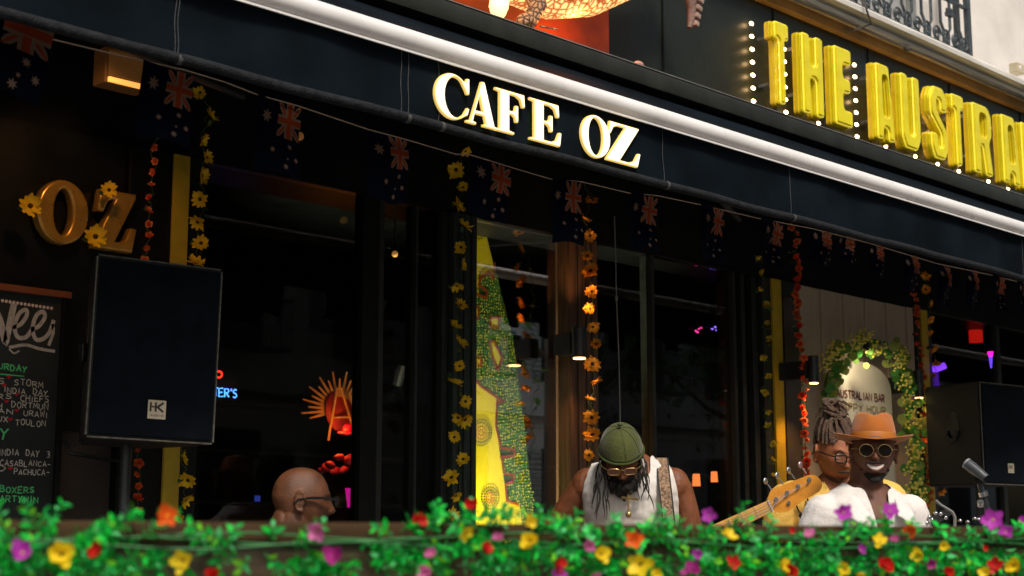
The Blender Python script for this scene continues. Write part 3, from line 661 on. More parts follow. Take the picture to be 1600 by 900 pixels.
# square wall lamp up left
p = atY(198, 108, .95); WL = thing('box_lamp', 'square orange glowing lamp hanging under the awning at upper left', 'lamp', p)
mb = MB(); mb.box(p+Vector((0, .04, .0)), (.17, .08, .13), bev=.006); part('housing', mb, mat('lamp_housing_amber', (.06, .03, .012), .5, emit=(1, .35, .06), es=.012), WL)
mb = MB(); mb.box(p+Vector((0, -.0035, .008)), (.145, .006, .09), bev=.002); part('diffuser', mb, mat('amber_diffuser', (.12, .07, .03), .4, var=.2, scale=10, emit=(1, .38, .08), es=.03), WL)
mb = MB(); mb.box(p+Vector((0, -.004, -.052)), (.145, .012, .018), bev=.002); part('lamp_strip', mb, mat('amber_strip', (.9, .5, .2), .4, var=0, bump=0, emit=(1, .42, .08), es=.9), WL)
lamp('lamp_light', 'SPOT', p+Vector((-.25, -.25, .02)), 6, WARM, WL, .04, target=atY(110, 360, 1.35), spot=70)
# cylinder wall lamps that shine up and down
M_cyl = mat('dark_grey_lamp_metal', (.04, .045, .05), .35, metal=.4, var=.2, bump=.03)
def sconce(px, py, hpx, wpx, Y, label, e):
    p = atY(px, py, Y); s = ((p-CAM).dot(fw))/FPX; hh = hpx*s; ww = wpx*s
    T = thing('wall_lamp', label, 'wall lamp', p, 0, 'cylinder lamps on the cafe front')
    mb = MB(); mb.tube([p+Vector((0, 0, -hh/2)), p+Vector((0, 0, hh/2))], ww/2, 20); part('cylinder', mb, M_cyl, T, True)
    mb = MB(); mb.bb(p.x-.03, p.x+.03, p.y+ww/2-.005, 1.36, p.z-.05, p.z+.05, bev=.004); part('bracket', mb, M_cyl, T)
    for sg in ((-1, 1) if e < 5 else (-1,)):
        q = p+Vector((0, 0, sg*(hh/2+.002))); mb = MB(); mb.tube([q, q+Vector((0, 0, sg*.004))], ww/2*.8, 16); part('lens', mb, M_lampw if sg < 0 else M_cyl, T)
        lamp('lamp_light', 'SPOT', q+Vector((0, 0, sg*.012)), e, WARM, T, .02, target=q+Vector((0, -.0, sg*1)), spot=110)
sconce(905, 536, 46, 24, 1.22, 'dark cylinder wall lamp on the brown wooden pillar', 3.5)
sconce(1271, 577, 42, 17, 1.14, 'dark cylinder wall lamp left of the pale round topped board', 10.0)
sconce(1435, 600, 42, 15, 1.14, 'dark cylinder wall lamp beside the right loudspeaker', 8.0)
# lamps inside
def ball(px, py, D, r, label, m=M_lampo, e=0, shape_='ball', cat='lamp'):
    p = atD(px, py, D); T = thing('inside_lamp', label, cat, p); mb = MB()
    if shape_ == 'ball': mb.ell(p, (r, r, r), 14, 10)
    else: mb.loft([((p.x, p.y, p.z-r*1.3), r*.9, r*.9), ((p.x, p.y, p.z+r*1.3), r*.75, r*.75)], 14)
    part('shade', mb, m, T, True); mb = MB(); mb.tube([p+Vector((0, 0, r)), (p.x, p.y, 2.99)], .004, 4); part('cord', mb, M_black, T)
    if e: lamp('lamp_light', 'POINT', p, e, WARM, T, r*.9)
ball(671, 737, 8.2, .026, 'small orange glass lamp inside, left of the sunflower garland', shape_='cyl')
ball(1088, 750, 10, .030, 'left of two orange lamps glowing inside behind the man in the green cap', shape_='cyl')
ball(1116, 745, 10, .026, 'right of two orange lamps glowing inside behind the man in the green cap', shape_='cyl')
M_ly = mat('yellow_lamp_glass', (1, .6, .1), .4, var=0, bump=0, emit=(1, .5, .06), es=.9)
M_ldim = mat('dim_amber_lamp_glass', (.6, .3, .1), .4, var=0, bump=0, emit=(1, .45, .1), es=.3)
ball(791, 286, 6.6, .018, 'round yellow bulb under the awning above the dotted panel', M_ly, 1.2)
ball(617, 397, 7.5, .016, 'dim round amber bulb inside the left opening', M_ldim)
ball(468, 213, 5.5, .016, 'faint amber bulb behind the third flag from the left', mat('faint_amber_glass', (.3, .12, .03), .4, var=0, bump=0, emit=(1, .4, .1), es=.06))
def stage(pts_, D, col, es, name, label, r=.02):
    p = atD(*pts_[0], D); T = thing(name, label, 'stage light', p); mb = MB()
    rnd = random.Random(label)
    for x, y in pts_: mb.ell(atD(x, y, D), (r*rnd.uniform(.5, 1.2), r*.5, r*rnd.uniform(.35, .6)), 10, 6)
    part('lens', mb, mat(label[:18].replace(' ', '_'), col, .4, var=0, bump=0, emit=col, es=es), T); mb = MB(); mb.box(p+Vector((.03, .06, .03)), (.16, .08, .05), bev=.005); part('housing', mb, M_black, T)
stage([(1087, 517), (1092, 514), (1096, 512), (1090, 519)], 9.5, (1, .05, .35), 1.4, 'stage_light', 'small magenta stage light glowing in the dark middle opening', .013)
stage([(1113, 514), (1118, 511), (1124, 514), (1130, 516), (1120, 516)], 9.5, (.3, .15, 1), 2.0, 'stage_light', 'small violet stage light right of the magenta one', .013)
# red downlit cylinder, purple strip, magenta cone in the right opening
p = atD(1524, 511, 11); T = thing('red_lantern', 'red glowing cylinder lantern hanging in the right opening', 'lantern', p)
mb = MB(); n = 10
mb.loft([((p.x, p.y, p.z-.11+.022*i), .048, .048) for i in range(n+1)], 16)
rl = mat('red_lantern_paper', (.8, .05, .03), .5, var=.3, scale=6, emit=(1, .015, .008), es=.55); part('shade', mb, rl, T, True)
mb = MB(); mb.tube([p+Vector((0, 0, .112)), p+Vector((0, 0, .122))], .052, 14); part('rim', mb, mat('red_rim', (.8, .1, .1), .4, var=0, emit=(1, .05, .02), es=1), T)
mb = MB(); mb.tube([p+Vector((0, 0, .122)), (p.x, p.y, 2.99)], .004, 4); part('cord', mb, M_black, T)
p = atD(1464, 585, 10); T = thing('light_panel', 'violet blue lit counter panel behind the right loudspeaker', 'light panel', p)
mb = MB(); mb.tube([atD(1446, 574, 10), atD(1462, 577, 10), atD(1477, 571, 10)], .022, 8); part('tube', mb, mat('violet_tube', (.2, .1, .9), .4, var=0, bump=0, emit=(.22, .04, 1), es=.9), T, True)
mb = MB(); mb.box(atD(1463, 592, 10.05)+Vector((0, .03, 0)), (.14, .02, .09)); part('panel', mb, mat('violet_panel', (.05, .01, .2), .5, var=.3, emit=(.2, .02, 1), es=.12), T)
p = atD(1548, 562, 10); T = thing('cone_lamp', 'small magenta and blue cone lamp above the right loudspeaker', 'lamp', p)
mb = MB(); mb.loft([((p.x, p.y, p.z-.055), .005, .005), ((p.x, p.y, p.z+.02), .012, .012)], 10); part('stem', mb, mat('blue_cone', (.1, .1, 1), .4, var=0, bump=0, emit=(.15, .05, 1), es=1), T)
mb = MB(); mb.loft([((p.x, p.y, p.z+.0201), .013, .013), ((p.x, p.y, p.z+.052), .020, .020)], 10); part('cup', mb, mat('magenta_cone', (1, .05, .6), .4, var=0, bump=0, emit=(1, .01, .5), es=1.2), T)
# blue neon word right of the left loudspeaker
D0 = 8; p = atD(352, 612, D0); T = thing('neon_sign', "blue neon word ending in ER'S with a red ring, right of the left loudspeaker", 'neon sign', p)
mb = MB(); px0 = 334; xv = (hd*0+rt)
for c, w in (('T', 8), ('E', 9), ('R', 9), ("'", 4), ('S', 8)):
    for s in STROKES[c]:
        mb.tube([atD(px0+a*w*.8, 619+(px0-334)*.08-b*13, D0) for a, b in s], .0042, 5)
    px0 += w
part('blue_tube', mb, mat('blue_neon', (.2, .4, 1), .3, var=0, bump=0, emit=(.08, .28, 1), es=3), T)
mb = MB(); mb.tube([atD(342+5*math.cos(q*.524), 585+5*math.sin(q*.524), D0) for q in range(13)], .0055, 5); part('red_tube', mb, mat('red_neon', (1, .1, .05), .3, var=0, bump=0, emit=(1, .03, .01), es=2.5), T)
mb = MB(); c = atD(345, 600, D0+.05); mb.box(c, (.16, .02, .05)); part('backing', mb, M_black, T)
lamp('neon_light', 'POINT', atD(352, 614, D0-.1), .06, (.1, .3, 1), T, .05)
# sunburst ornament inside
D0 = 8.2; c0 = atD(531, 640, D0); T = thing('sunburst_ornament', 'spiky wooden sunburst ornament glowing orange inside the left opening', 'ornament', c0)
M_spk = mat('gilded_wood_spike', (.65, .38, .10), .5, var=.3, scale=15, bump=.3)
u, v = rt, up
for i in range(21):
    an = R(-16+i*10.6); L = [.062, .10][i % 2]+.035; d = u*math.cos(an)+v*math.sin(an); n = u*-math.sin(an)+v*math.cos(an); b0 = c0+d*.07; b1 = c0+d*(.07+L)
    mb = MB(); w0, w1 = .009, .004
    vs = [b0-n*w0, b0+n*w0, b1+n*w1, b1-n*w1]; vs += [q-fw*.012 for q in vs[:2]]+[q-fw*.006 for q in vs[2:]]
    mb.add(vs, [(0, 1, 2, 3), (4, 5, 6, 7), (0, 1, 5, 4), (1, 2, 6, 5), (2, 3, 7, 6), (3, 0, 4, 7)]); part('spike', mb, M_spk, T)
mb = MB(); mb.ell(c0+fw*.02, (.10, .03, .12), 18, 10); part('red_disc', mb, mat('red_disc_paint', (.4, .03, .02), .5, var=.3), T, True)
mb = MB(); mb.tube([atD(513, 688, D0-.06), atD(527, 606, D0-.06)], .007, 6); mb.tube([atD(533, 606, D0-.06), atD(556, 684, D0-.06)], .007, 6); mb.tube([atD(520, 652, D0-.06), atD(547, 652, D0-.06)], .006, 6); part('letter_frame', mb, M_spk, T)
lamp('ornament_light', 'POINT', c0-fw*.26-v*.10+u*.02, 3, (1, .30, .06), T, .03)
# red and magenta lit things on the bar inside
D0 = 8
p = atD(543, 676, D0); T = thing('hat_on_hook', 'red glowing hat hanging below the sunburst ornament', 'hat', p)
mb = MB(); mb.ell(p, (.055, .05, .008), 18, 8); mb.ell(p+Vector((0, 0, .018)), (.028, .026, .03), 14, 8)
M_redf = mat('red_emission_felt', (.45, .01, .02), .6, var=.2, emit=(1, .0, .02), es=.30); part('felt', mb, M_redf, T, True)  # red light on the hat is put into the felt as emission
p = atD(530, 738, D0); T = thing('bar_clutter', 'dim red lit bottles and bags heaped on a shelf inside', 'shelf goods', p); rnd = random.Random(2)
for i in range(8):
    q = atD(502+i*7, 722+rnd.uniform(-8, 14), D0+rnd.uniform(-.1, .1)); mb = MB()
    mb.ell(q, (rnd.uniform(.02, .05), .02, rnd.uniform(.015, .03)), 12, 8, rot=Matrix.Rotation(rnd.uniform(-.6, .6), 3, 'Y')); part('bag', mb, mat('dark_red_cloth', (.3, .01, .03), .6, var=.4, scale=20, bump=.4), T, True)
p = atD(548, 776, D0); T = thing('glowing_poster', 'torn magenta glowing poster right of the bald man', 'poster', p)
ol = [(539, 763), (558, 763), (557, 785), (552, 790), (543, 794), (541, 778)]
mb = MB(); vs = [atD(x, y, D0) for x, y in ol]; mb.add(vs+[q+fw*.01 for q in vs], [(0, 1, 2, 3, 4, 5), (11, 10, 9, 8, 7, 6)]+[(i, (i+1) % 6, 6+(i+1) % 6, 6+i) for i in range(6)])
part('sheet', mb, mat('magenta_emission_paper', (.5, .02, .4), .6, var=.3, scale=30, emit=(1, .01, .55), es=.42), T)  # magenta light is put into the paper as emission
lamp('bar_light', 'SPOT', p+Vector((0, -.35, .55)), 8, (1, .02, .05), T, .03, target=atD(530, 735, D0), spot=70)
mb = MB(); mb.tube([p+Vector((0, -.35, .56)), p+Vector((0, -.39, .66))], .03, 10); part('clip_spotlight', mb, M_black, T)
p = atD(402, 779, 8); T = thing('small_screen', 'tiny dim blue screen left of the bald man', 'screen', p); mb = MB(); mb.box(p, (.03, .01, .03)); part('screen_glass', mb, mat('blue_screen', (.02, .04, .2), .3, var=0, bump=0, emit=(.05, .12, 1), es=.25), T)
mb = MB(); mb.box(p+Vector((0, .012, 0)), (.04, .012, .04)); part('bezel', mb, M_black, T)

# bar counter and shelves in the dark
T = thing('bar_counter', 'dark wooden bar counter deep inside the cafe', 'bar counter', (7, 5, 0))
mb = MB(); mb.bb(3.5, 15, 4.9, 5.4, .004, 1.05); part('counter_front', mb, M_room, T); mb = MB(); mb.bb(3.4, 15.1, 4.8, 5.45, 1.052, 1.1, bev=.01); part('counter_top', mb, M_roomf, T)
T = thing('bottle_shelf', 'dark shelf on the back wall of the cafe', 'shelf', (8, 6.6, 1.4))
for zz in (1.5, 1.9, 2.3): mb = MB(); mb.bb(4, 15, 6.5, 6.79, zz, zz+.03); part('shelf_board', mb, M_roomf, T)

# ------------------------------------------------------------------ glowing crocodile above the awning
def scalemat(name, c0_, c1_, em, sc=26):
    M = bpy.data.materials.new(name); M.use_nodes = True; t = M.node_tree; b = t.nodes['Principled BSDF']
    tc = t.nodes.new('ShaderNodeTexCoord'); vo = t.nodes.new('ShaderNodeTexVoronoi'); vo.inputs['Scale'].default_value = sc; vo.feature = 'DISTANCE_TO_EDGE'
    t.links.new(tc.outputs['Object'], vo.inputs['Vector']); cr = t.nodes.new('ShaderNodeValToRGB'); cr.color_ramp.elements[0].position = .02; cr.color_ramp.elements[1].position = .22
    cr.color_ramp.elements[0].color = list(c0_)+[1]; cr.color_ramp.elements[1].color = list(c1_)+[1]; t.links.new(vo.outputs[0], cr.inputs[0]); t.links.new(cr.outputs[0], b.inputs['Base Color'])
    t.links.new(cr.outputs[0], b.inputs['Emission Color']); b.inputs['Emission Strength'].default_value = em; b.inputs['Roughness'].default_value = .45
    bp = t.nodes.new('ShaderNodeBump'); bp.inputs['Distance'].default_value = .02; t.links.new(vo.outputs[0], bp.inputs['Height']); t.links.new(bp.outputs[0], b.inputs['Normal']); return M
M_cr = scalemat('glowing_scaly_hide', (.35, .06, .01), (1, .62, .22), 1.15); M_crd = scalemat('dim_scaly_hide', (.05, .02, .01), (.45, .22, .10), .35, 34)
YK = 1.16; KP = lambda x, y, dy=0: atY(x, y, YK+dy)
CR = thing('crocodile_figure', 'big glowing scaly crocodile figure cut by the top edge above the awning housing', 'animal figure', KP(900, -40))
mb = MB(); mb.tube([KP(650, -75), KP(720, -60), KP(800, -38), KP(860, -22), KP(915, -26), KP(970, -38), KP(1030, -60), KP(1060, -80)], [.10, .12, .13, .16, .165, .13, .085, .06], 28); part('body', mb, M_cr, CR, True)
mb = MB(); mb.tube([KP(832, -18, -.1), KP(840, 10, -.13), KP(828, 34, -.13)], [.05, .045, .035], 16); mb.ell(KP(822, 34, -.13), (.05, .045, .04), 16, 10); part('front_leg', mb, M_crd, CR, True)
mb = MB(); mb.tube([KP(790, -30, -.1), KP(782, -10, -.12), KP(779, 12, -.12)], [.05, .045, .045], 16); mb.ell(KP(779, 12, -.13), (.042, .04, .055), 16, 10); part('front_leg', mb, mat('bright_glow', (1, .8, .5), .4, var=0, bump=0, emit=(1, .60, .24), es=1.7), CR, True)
mb = MB(); mb.tube([KP(844, 41, -.14), KP(870, 46, -.14)], .005, 5); part('claw', mb, M_crd, CR)
tp = [KP(1052, -90), KP(1066, -50), KP(1075, -20), KP(1079, 0), KP(1081, 12), KP(1081, 24), KP(1080, 34), KP(1077, 44)]
mb = MB(); mb.tube(tp, [.05, .045, .038, .032, .029, .026, .022, .012], 12); part('tail', mb, mat('pinkish_grey_tail_hide', (.22, .14, .12), .6, var=.3, scale=30, bump=.4), CR, True)
for i in range(4):
    q = KP(1086-i*1.2, 3+i*12); mb = MB(); mb.box(q+Vector((.0, -.02, 0)), (.05-.006*i, .05-.006*i, .030), rot=Matrix.Rotation(.3, 3, 'Y'), bev=.008); part('tail_scute', mb, mat('pale_pink_scute', (.36, .25, .21), .6, var=.2, bump=.2), CR)
mb = MB(); a_, b_ = KP(640, 60, .18), KP(955, 60, .18); mb.bb(a_.x, b_.x, 1.355, 1.385, a_.z-.3, a_.z+.9); part('added_glow_panel', mb, mat('added_glow_panel', (.36, .065, .015), .5, metal=.1, var=.4, scale=4, bump=.1), CR)  # added panel; its orange colour stands in for warm glow on the fascia
lamp('figure_light', 'POINT', KP(872, 20, .0)+Vector((.1, -.03, .0)), 6, (1, .25, .05), CR, .05)
p = atY(998, 101, YC+.05); T = thing('small_pink_ornament', 'small pinkish tip poking over the awning housing right of the glow', 'ornament', p); mb = MB(); mb.ell(p+Vector((0, 0, .0)), (.035, .02, .018), 12, 8); part('tip', mb, mat('pink_tip', (.5, .25, .18), .5), T, True)
# ================================================================== FLAGS
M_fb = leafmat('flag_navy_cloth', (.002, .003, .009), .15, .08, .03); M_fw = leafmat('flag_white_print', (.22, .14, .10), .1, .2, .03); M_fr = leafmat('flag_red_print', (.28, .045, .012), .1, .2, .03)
def star(n, r, k=.45): return [((r if i % 2 == 0 else r*k)*math.sin(PI*i/n), (r if i % 2 == 0 else r*k)*math.cos(PI*i/n)) for i in range(2*n)]
BT = thing('bunting_string', 'thin pale string under the awning from which the flags hang', 'string', (2, .2, 2.6))
def flag(px, py, wpx, hpx, Y, tilt, label, back=False, yaw=0, seed=0):
    p = atY(px, py, Y); s = ((p-CAM).dot(fw))/FPX; w = wpx*s/ .70; h = hpx*s; rnd = random.Random(seed+px)
    ph = rnd.uniform(0, 6); am = rnd.uniform(.006, .014)
    T = thing('flag', label, 'flag', p, 0, 'small flags on the bunting string')
    Rm = Matrix.Rotation(yaw, 3, 'Z') @ Matrix.Rotation(tilt, 3, 'Y')
    def F(u, v, off=0):          # u 0..1 left to right, v 0..1 top down
        return Rm @ Vector(((u)*w, am*math.sin(u*5+ph+v*2)*(.3+v)+am*.6*math.sin(v*7+ph)-off, -v*h+.006*math.sin(u*6+ph)*v))
    def grid(mb, f, u0, u1, v0, v1, off, nu=6, nv=6):
        vs = [F(u0+(u1-u0)*i/nu, v0+(v1-v0)*j/nv, off) for i in range(nu+1) for j in range(nv+1)]
        mb.add(vs, [(i*(nv+1)+j, (i+1)*(nv+1)+j, (i+1)*(nv+1)+j+1, i*(nv+1)+j+1) for i in range(nu) for j in range(nv)])
    mb = MB(); grid(mb, F, 0, 1, 0, 1, 0, 12, 14); mb.obj('cloth', M_fb, T, True)
    flip = (lambda u: 1-u) if back else (lambda u: u)
    def starobj(u, v, r, n, nm='star'):
        mb = MB(); vs = [F(flip(u), v, .0016)]+[F(flip(u)+a/w, v-b/h, .0016) for a, b in star(n, r)]; k = len(vs)-1
        mb.add(vs, [(0, i+1, (i+1) % k+1) for i in range(k)]); mb.obj(nm, M_fw, T)
    starobj(.25, .25, w*.13, 7); starobj(.78, .60, w*.055, 7); starobj(.42, .70, w*.06, 7); starobj(.90, .76, w*.055, 7); starobj(.68, .90, w*.06, 7); starobj(.72, .78, w*.03, 5)
    mj = MB(); off = [.0014]
    def strip(a, b, wd, mi):
        n = 8; d = (Vector(b)-Vector(a)); q = Vector((d.y, -d.x)); A_ = Vector((1, h/w)); L = math.hypot(d.x*w, d.y*h); nx, ny = d.y*h/L, -d.x*w/L; vs = []
        for i in range(n+1):
            c = Vector(a)+d*i/n
            for sg in (-1, 1): 
                uu = min(.997, max(.503, c.x+sg*nx*wd/2/w)); vv = min(.497, max(.003, c.y+sg*ny*wd/2/h)); vs.append(F(flip(uu), vv, off[0]))
        mj.add(vs, [(2*i, 2*i+1, 2*i+3, 2*i+2) for i in range(n)], mi); off[0] += .0005
    strip((.5, 0), (1, .5), w*.10, 0); strip((1, 0), (.5, .5), w*.10, 0); strip((.5, 0), (1, .5), w*.035, 1); strip((1, 0), (.5, .5), w*.035, 1)
    strip((.75, 0), (.75, .5), w*.17, 0); strip((.5, .25), (1, .25), w*.17, 0); strip((.75, 0), (.75, .5), w*.09, 1); strip((.5, .25), (1, .25), w*.09, 1)
    mj.obj('union_cross', [M_fw, M_fr], T)
    mb = MB(); mb.tube([F(0, 0, 0), F(.5, 0, 0), F(1, 0, 0)], .002, 4); mb.obj('hem_band', M_fb, T)
    return T
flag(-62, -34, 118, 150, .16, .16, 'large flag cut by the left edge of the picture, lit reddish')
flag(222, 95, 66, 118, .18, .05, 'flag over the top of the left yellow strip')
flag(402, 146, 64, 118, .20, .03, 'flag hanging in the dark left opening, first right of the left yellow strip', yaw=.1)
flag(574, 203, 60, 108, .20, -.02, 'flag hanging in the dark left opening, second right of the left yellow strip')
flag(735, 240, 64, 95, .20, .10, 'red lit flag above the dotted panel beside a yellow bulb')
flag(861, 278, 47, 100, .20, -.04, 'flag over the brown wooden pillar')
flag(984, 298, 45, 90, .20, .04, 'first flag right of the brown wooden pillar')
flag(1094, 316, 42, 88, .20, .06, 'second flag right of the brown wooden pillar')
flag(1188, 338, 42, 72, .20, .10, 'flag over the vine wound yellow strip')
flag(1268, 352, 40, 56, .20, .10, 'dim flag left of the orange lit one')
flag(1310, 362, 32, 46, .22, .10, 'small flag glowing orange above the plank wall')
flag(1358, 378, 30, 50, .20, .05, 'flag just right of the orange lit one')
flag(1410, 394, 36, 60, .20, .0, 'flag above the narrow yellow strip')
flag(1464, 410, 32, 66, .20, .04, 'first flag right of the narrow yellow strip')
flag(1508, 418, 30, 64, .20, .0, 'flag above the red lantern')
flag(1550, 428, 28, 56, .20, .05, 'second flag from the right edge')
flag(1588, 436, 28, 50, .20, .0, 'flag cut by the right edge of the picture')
M_str = mat('pale_string', (.30, .22, .16), .7, var=.1)
pts = []
tops = [(-60, 20), (0, 40), (75, 60), (222, 95), (290, 110), (350, 128), (402, 148), (467, 166), (574, 202), (634, 218), (712, 241), (735, 242), (800, 262), (861, 280), (908, 284), (984, 302), (1028, 306), (1094, 320), (1188, 342), (1268, 357), (1358, 380), (1464, 412), (1550, 430), (1620, 448)]
mb = MB(); mb.tube([atY(x, y, .2) for x, y in tops], .0022, 5); part('cord', mb, M_str, BT)
# two warm spots under the awning that light the flags orange
def clip_spot(px, py, Y, tgt, e, label, col=(1, .22, .05), sp=26):
    p = atY(px, py, Y); T = thing('clip_spotlight', label, 'spotlight', p); d = (tgt-p).normalized()
    mb = MB(); mb.tube([p-d*.08, p], .028, 14); part('can', mb, M_cyl, T, True); mb = MB(); mb.tube([p+d*.001, p+d*.004], .022, 14); part('lens', mb, M_lampw, T)
    lamp('lamp_light', 'SPOT', p+d*.02, e, col, T, .015, target=tgt, spot=sp)

clip_spot(1322, 330, .75, atY(1326, 385, .2), 1.2, 'small dark clip spotlight under the awning aimed at the orange lit flag')
# ================================================================== HANGING FLOWER GARLANDS
M_pet = leafmat('sunflower_petal_yellow', (.95, .60, .02), .15, .2); M_ctr = mat('sunflower_centre_brown', (.05, .02, .008), .9, var=.4, scale=80, bump=.5)
M_peto = leafmat('sunflower_petal_orange', (.92, .38, .03), .15, .2); M_petp = leafmat('lemon_petal', (.66, .48, .03), .1, .2)
M_ros = leafmat('rose_coral', (.85, .13, .04), .2, .25); M_ros2 = leafmat('rose_salmon', (.85, .28, .10), .2, .25); M_ros3 = leafmat('rose_red', (.85, .09, .02), .2, .2)
M_gl = leafmat('garland_leaf_dark', (.025, .075, .02), .3, .2); M_gl2 = leafmat('garland_leaf_olive', (.10, .14, .03), .3, .2); M_stem = mat('garland_stem_green', (.04, .08, .02), .6)
def petal(L, w, n=4, curl=.2, tw=0):
    vs = []
    for i in range(n+1):
        t = i/n; ww = w*math.sin(PI*(.12+.80*t))**.8; z = curl*L*t*t
        vs += [(-ww/2, L*t, z+.12*w), (0, L*t, z), (ww/2, L*t, z+.12*w)]
    fs = []
    for i in range(n): fs += [(3*i, 3*i+1, 3*i+4, 3*i+3), (3*i+1, 3*i+2, 3*i+5, 3*i+4)]
    return vs, fs
def flowermesh(name, R_, mats, kind, seed=0):
    rnd = random.Random(seed); mb = MB()
    if kind == 'sun':
        for lay, (n, L, c) in enumerate(((11, 1.0, .15), (9, .82, .35))):
            for i in range(n):
                vs, fs = petal(R_*L*rnd.uniform(.8, 1.08), R_*.50, 4, c+rnd.uniform(-.25, .45)); M_ = Matrix.Rotation(2*PI*(i+.5*lay)/n+rnd.uniform(-.12, .12), 3, 'Z')
                mb.add([M_ @ (Vector(v)+Vector((0, R_*.12, .004*lay))) for v in vs], fs, 0)
        mb.ell((0, 0, R_*.06), (R_*.30, R_*.30, R_*.14), 12, 6, mi=1)
    elif kind == 'rose':
        for lay, (n, L, tl) in enumerate(((5, 1.0, .25), (5, .8, .75), (4, .6, 1.15), (3, .4, 1.4))):
            for i in range(n):
                vs, fs = petal(R_*L, R_*.95*L, 4, .25); M_ = Matrix.Rotation(2*PI*(i+.4*lay)/n+rnd.uniform(-.2, .2), 3, 'Z') @ Matrix.Rotation(tl+rnd.uniform(-.15, .15), 3, 'X')
                mb.add([M_ @ Vector(v) for v in vs], fs, lay % len(mats))
    elif kind == 'pansy':
        for i in range(5):
            vs, fs = petal(R_*rnd.uniform(.85, 1.12), R_*rnd.uniform(.66, .92), 5, rnd.uniform(.0, .5)); M_ = Matrix.Rotation(2*PI*i/5+rnd.uniform(-.1, .1), 3, 'Z') @ Matrix.Rotation(rnd.uniform(.05, .8), 3, 'X')
            mb.add([M_ @ (Vector(v)+Vector((0, 0, .0006*i))) for v in vs], fs, 0)
        mb.ell((0, 0, R_*.12), (R_*.13, R_*.13, R_*.16), 8, 5, mi=1)
    return mb.mesh(name, mats, 60)
def leafmesh(name, L, w, m):
    mb = MB(); vs = [(0, 0, 0), (-w*.42, L*.3, w*.15), (0, L*.33, 0), (w*.42, L*.3, w*.15), (-w*.38, L*.65, w*.1), (0, L*.68, -w*.03), (w*.38, L*.65, w*.1), (0, L, -w*.12)]
    mb.add(vs, [(0, 2, 1), (0, 3, 2), (1, 2, 5, 4), (2, 3, 6, 5), (4, 5, 7), (5, 6, 7)]); return mb.mesh(name, m, 60)
SUNF = [flowermesh('sunflower', .05, [M_pet, M_ctr], 'sun', s) for s in range(3)]
SUNO = [flowermesh('sunflower', .05, [M_peto, M_ctr], 'sun', s+5) for s in range(3)]
ROSE = [flowermesh('rose', .042, [a, b], 'rose', s) for s, (a, b) in enumerate(((M_ros, M_ros2), (M_ros2, M_ros), (M_ros3, M_ros)))]
LEAF = [leafmesh('leaf', .05, .035, M_gl), leafmesh('leaf', .045, .03, M_gl2)]
def look(direction, roll=0):
    return Vector(direction).normalized().to_track_quat('Z', 'Y').to_matrix() @ Matrix.Rotation(roll, 3, 'Z')
def place(me, name, parent, p, rot, s=1):
    o = bpy.data.objects.new(name, me); COL.objects.link(o); o.parent = parent
    o.matrix_local = parent.matrix_basis.inverted() @ (Matrix.Translation(p) @ rot.to_4x4() @ Matrix.Scale(s, 4)); return o
TOCAM = lambda p: (CAM-Vector(p)).normalized()
def garland(name, label, path, Y, meshes, gap, sizepx, seed, leaves=1, cat='garland', amp=5, z_bot=None, explicit=None):
    rnd = random.Random(seed); P = [atY(x, y, Y) for x, y in path]
    T = thing('flower_garland', label, cat, P[0], 0, 'flower garlands hanging on the cafe front')
    full = list(P)
    if z_bot is not None: full.append(Vector((P[-1].x, P[-1].y, z_bot)))
    full = [a_.lerp(b_, j_/6)+Vector((.010*math.sin(j_*1.9+i_*2.3), .006*math.sin(j_*1.3), 0)) for i_, (a_, b_) in enumerate(zip(full[:-1], full[1:])) for j_ in range(6)]+[full[-1]]
    mb = MB(); mb.tube(full, .0022, 5); part('stem', mb, M_stem, T)
    pts = []; acc = 0
    for a, b in zip(path[:-1], path[1:]):
        L = math.hypot(b[0]-a[0], b[1]-a[1]); t = acc
        while t < L: pts.append((a[0]+(b[0]-a[0])*t/L, a[1]+(b[1]-a[1])*t/L)); t += gap*rnd.uniform(.85, 1.15)
        acc = t-L
    for (x, y) in (explicit or pts):
        p = atY(x+(0 if explicit else rnd.uniform(-amp, amp)), y, Y-rnd.uniform(.01, .04)); s = ((p-CAM).dot(fw))/FPX*sizepx/2/.05*rnd.uniform(.62, 1.05)
        d = TOCAM(p)*.9+Vector((rnd.uniform(-1.1, 1.1), rnd.uniform(-.4, .4), rnd.uniform(-1.0, 1.2)))
        place(rnd.choice(meshes), meshes[0].name.split('.')[0], T, p, look(d, rnd.uniform(0, 6)), s)
        for k in range(leaves):
            q = p+Vector((rnd.uniform(-.015, .015), .012, rnd.uniform(-.03, .02)))
            place(rnd.choice(LEAF), 'leaf', T, q, look(TOCAM(q)+Vector((rnd.uniform(-.8, .8), rnd.uniform(-.8, .8), rnd.uniform(-.8, .8))), rnd.uniform(0, 6)), s*rnd.uniform(.7, 1.1))
    return T
garland('g', 'string of coral roses just left of the left yellow strip', [(243, 190), (240, 230), (240, 290), (232, 330), (229, 395), (224, 450), (221, 560), (218, 700), (215, 815)], 1.28, ROSE, 20, 22, 1, 1, amp=4, z_bot=.1)
garland('g', 'string of sunflowers just right of the left yellow strip', [(318, 145), (326, 178), (316, 215), (320, 245), (316, 280), (318, 320), (313, 355), (311, 385), (304, 450), (296, 600), (286, 720), (293, 755), (283, 790), (283, 830)], 1.28, SUNF, 33, 28, 2, 1, amp=5, z_bot=.1)
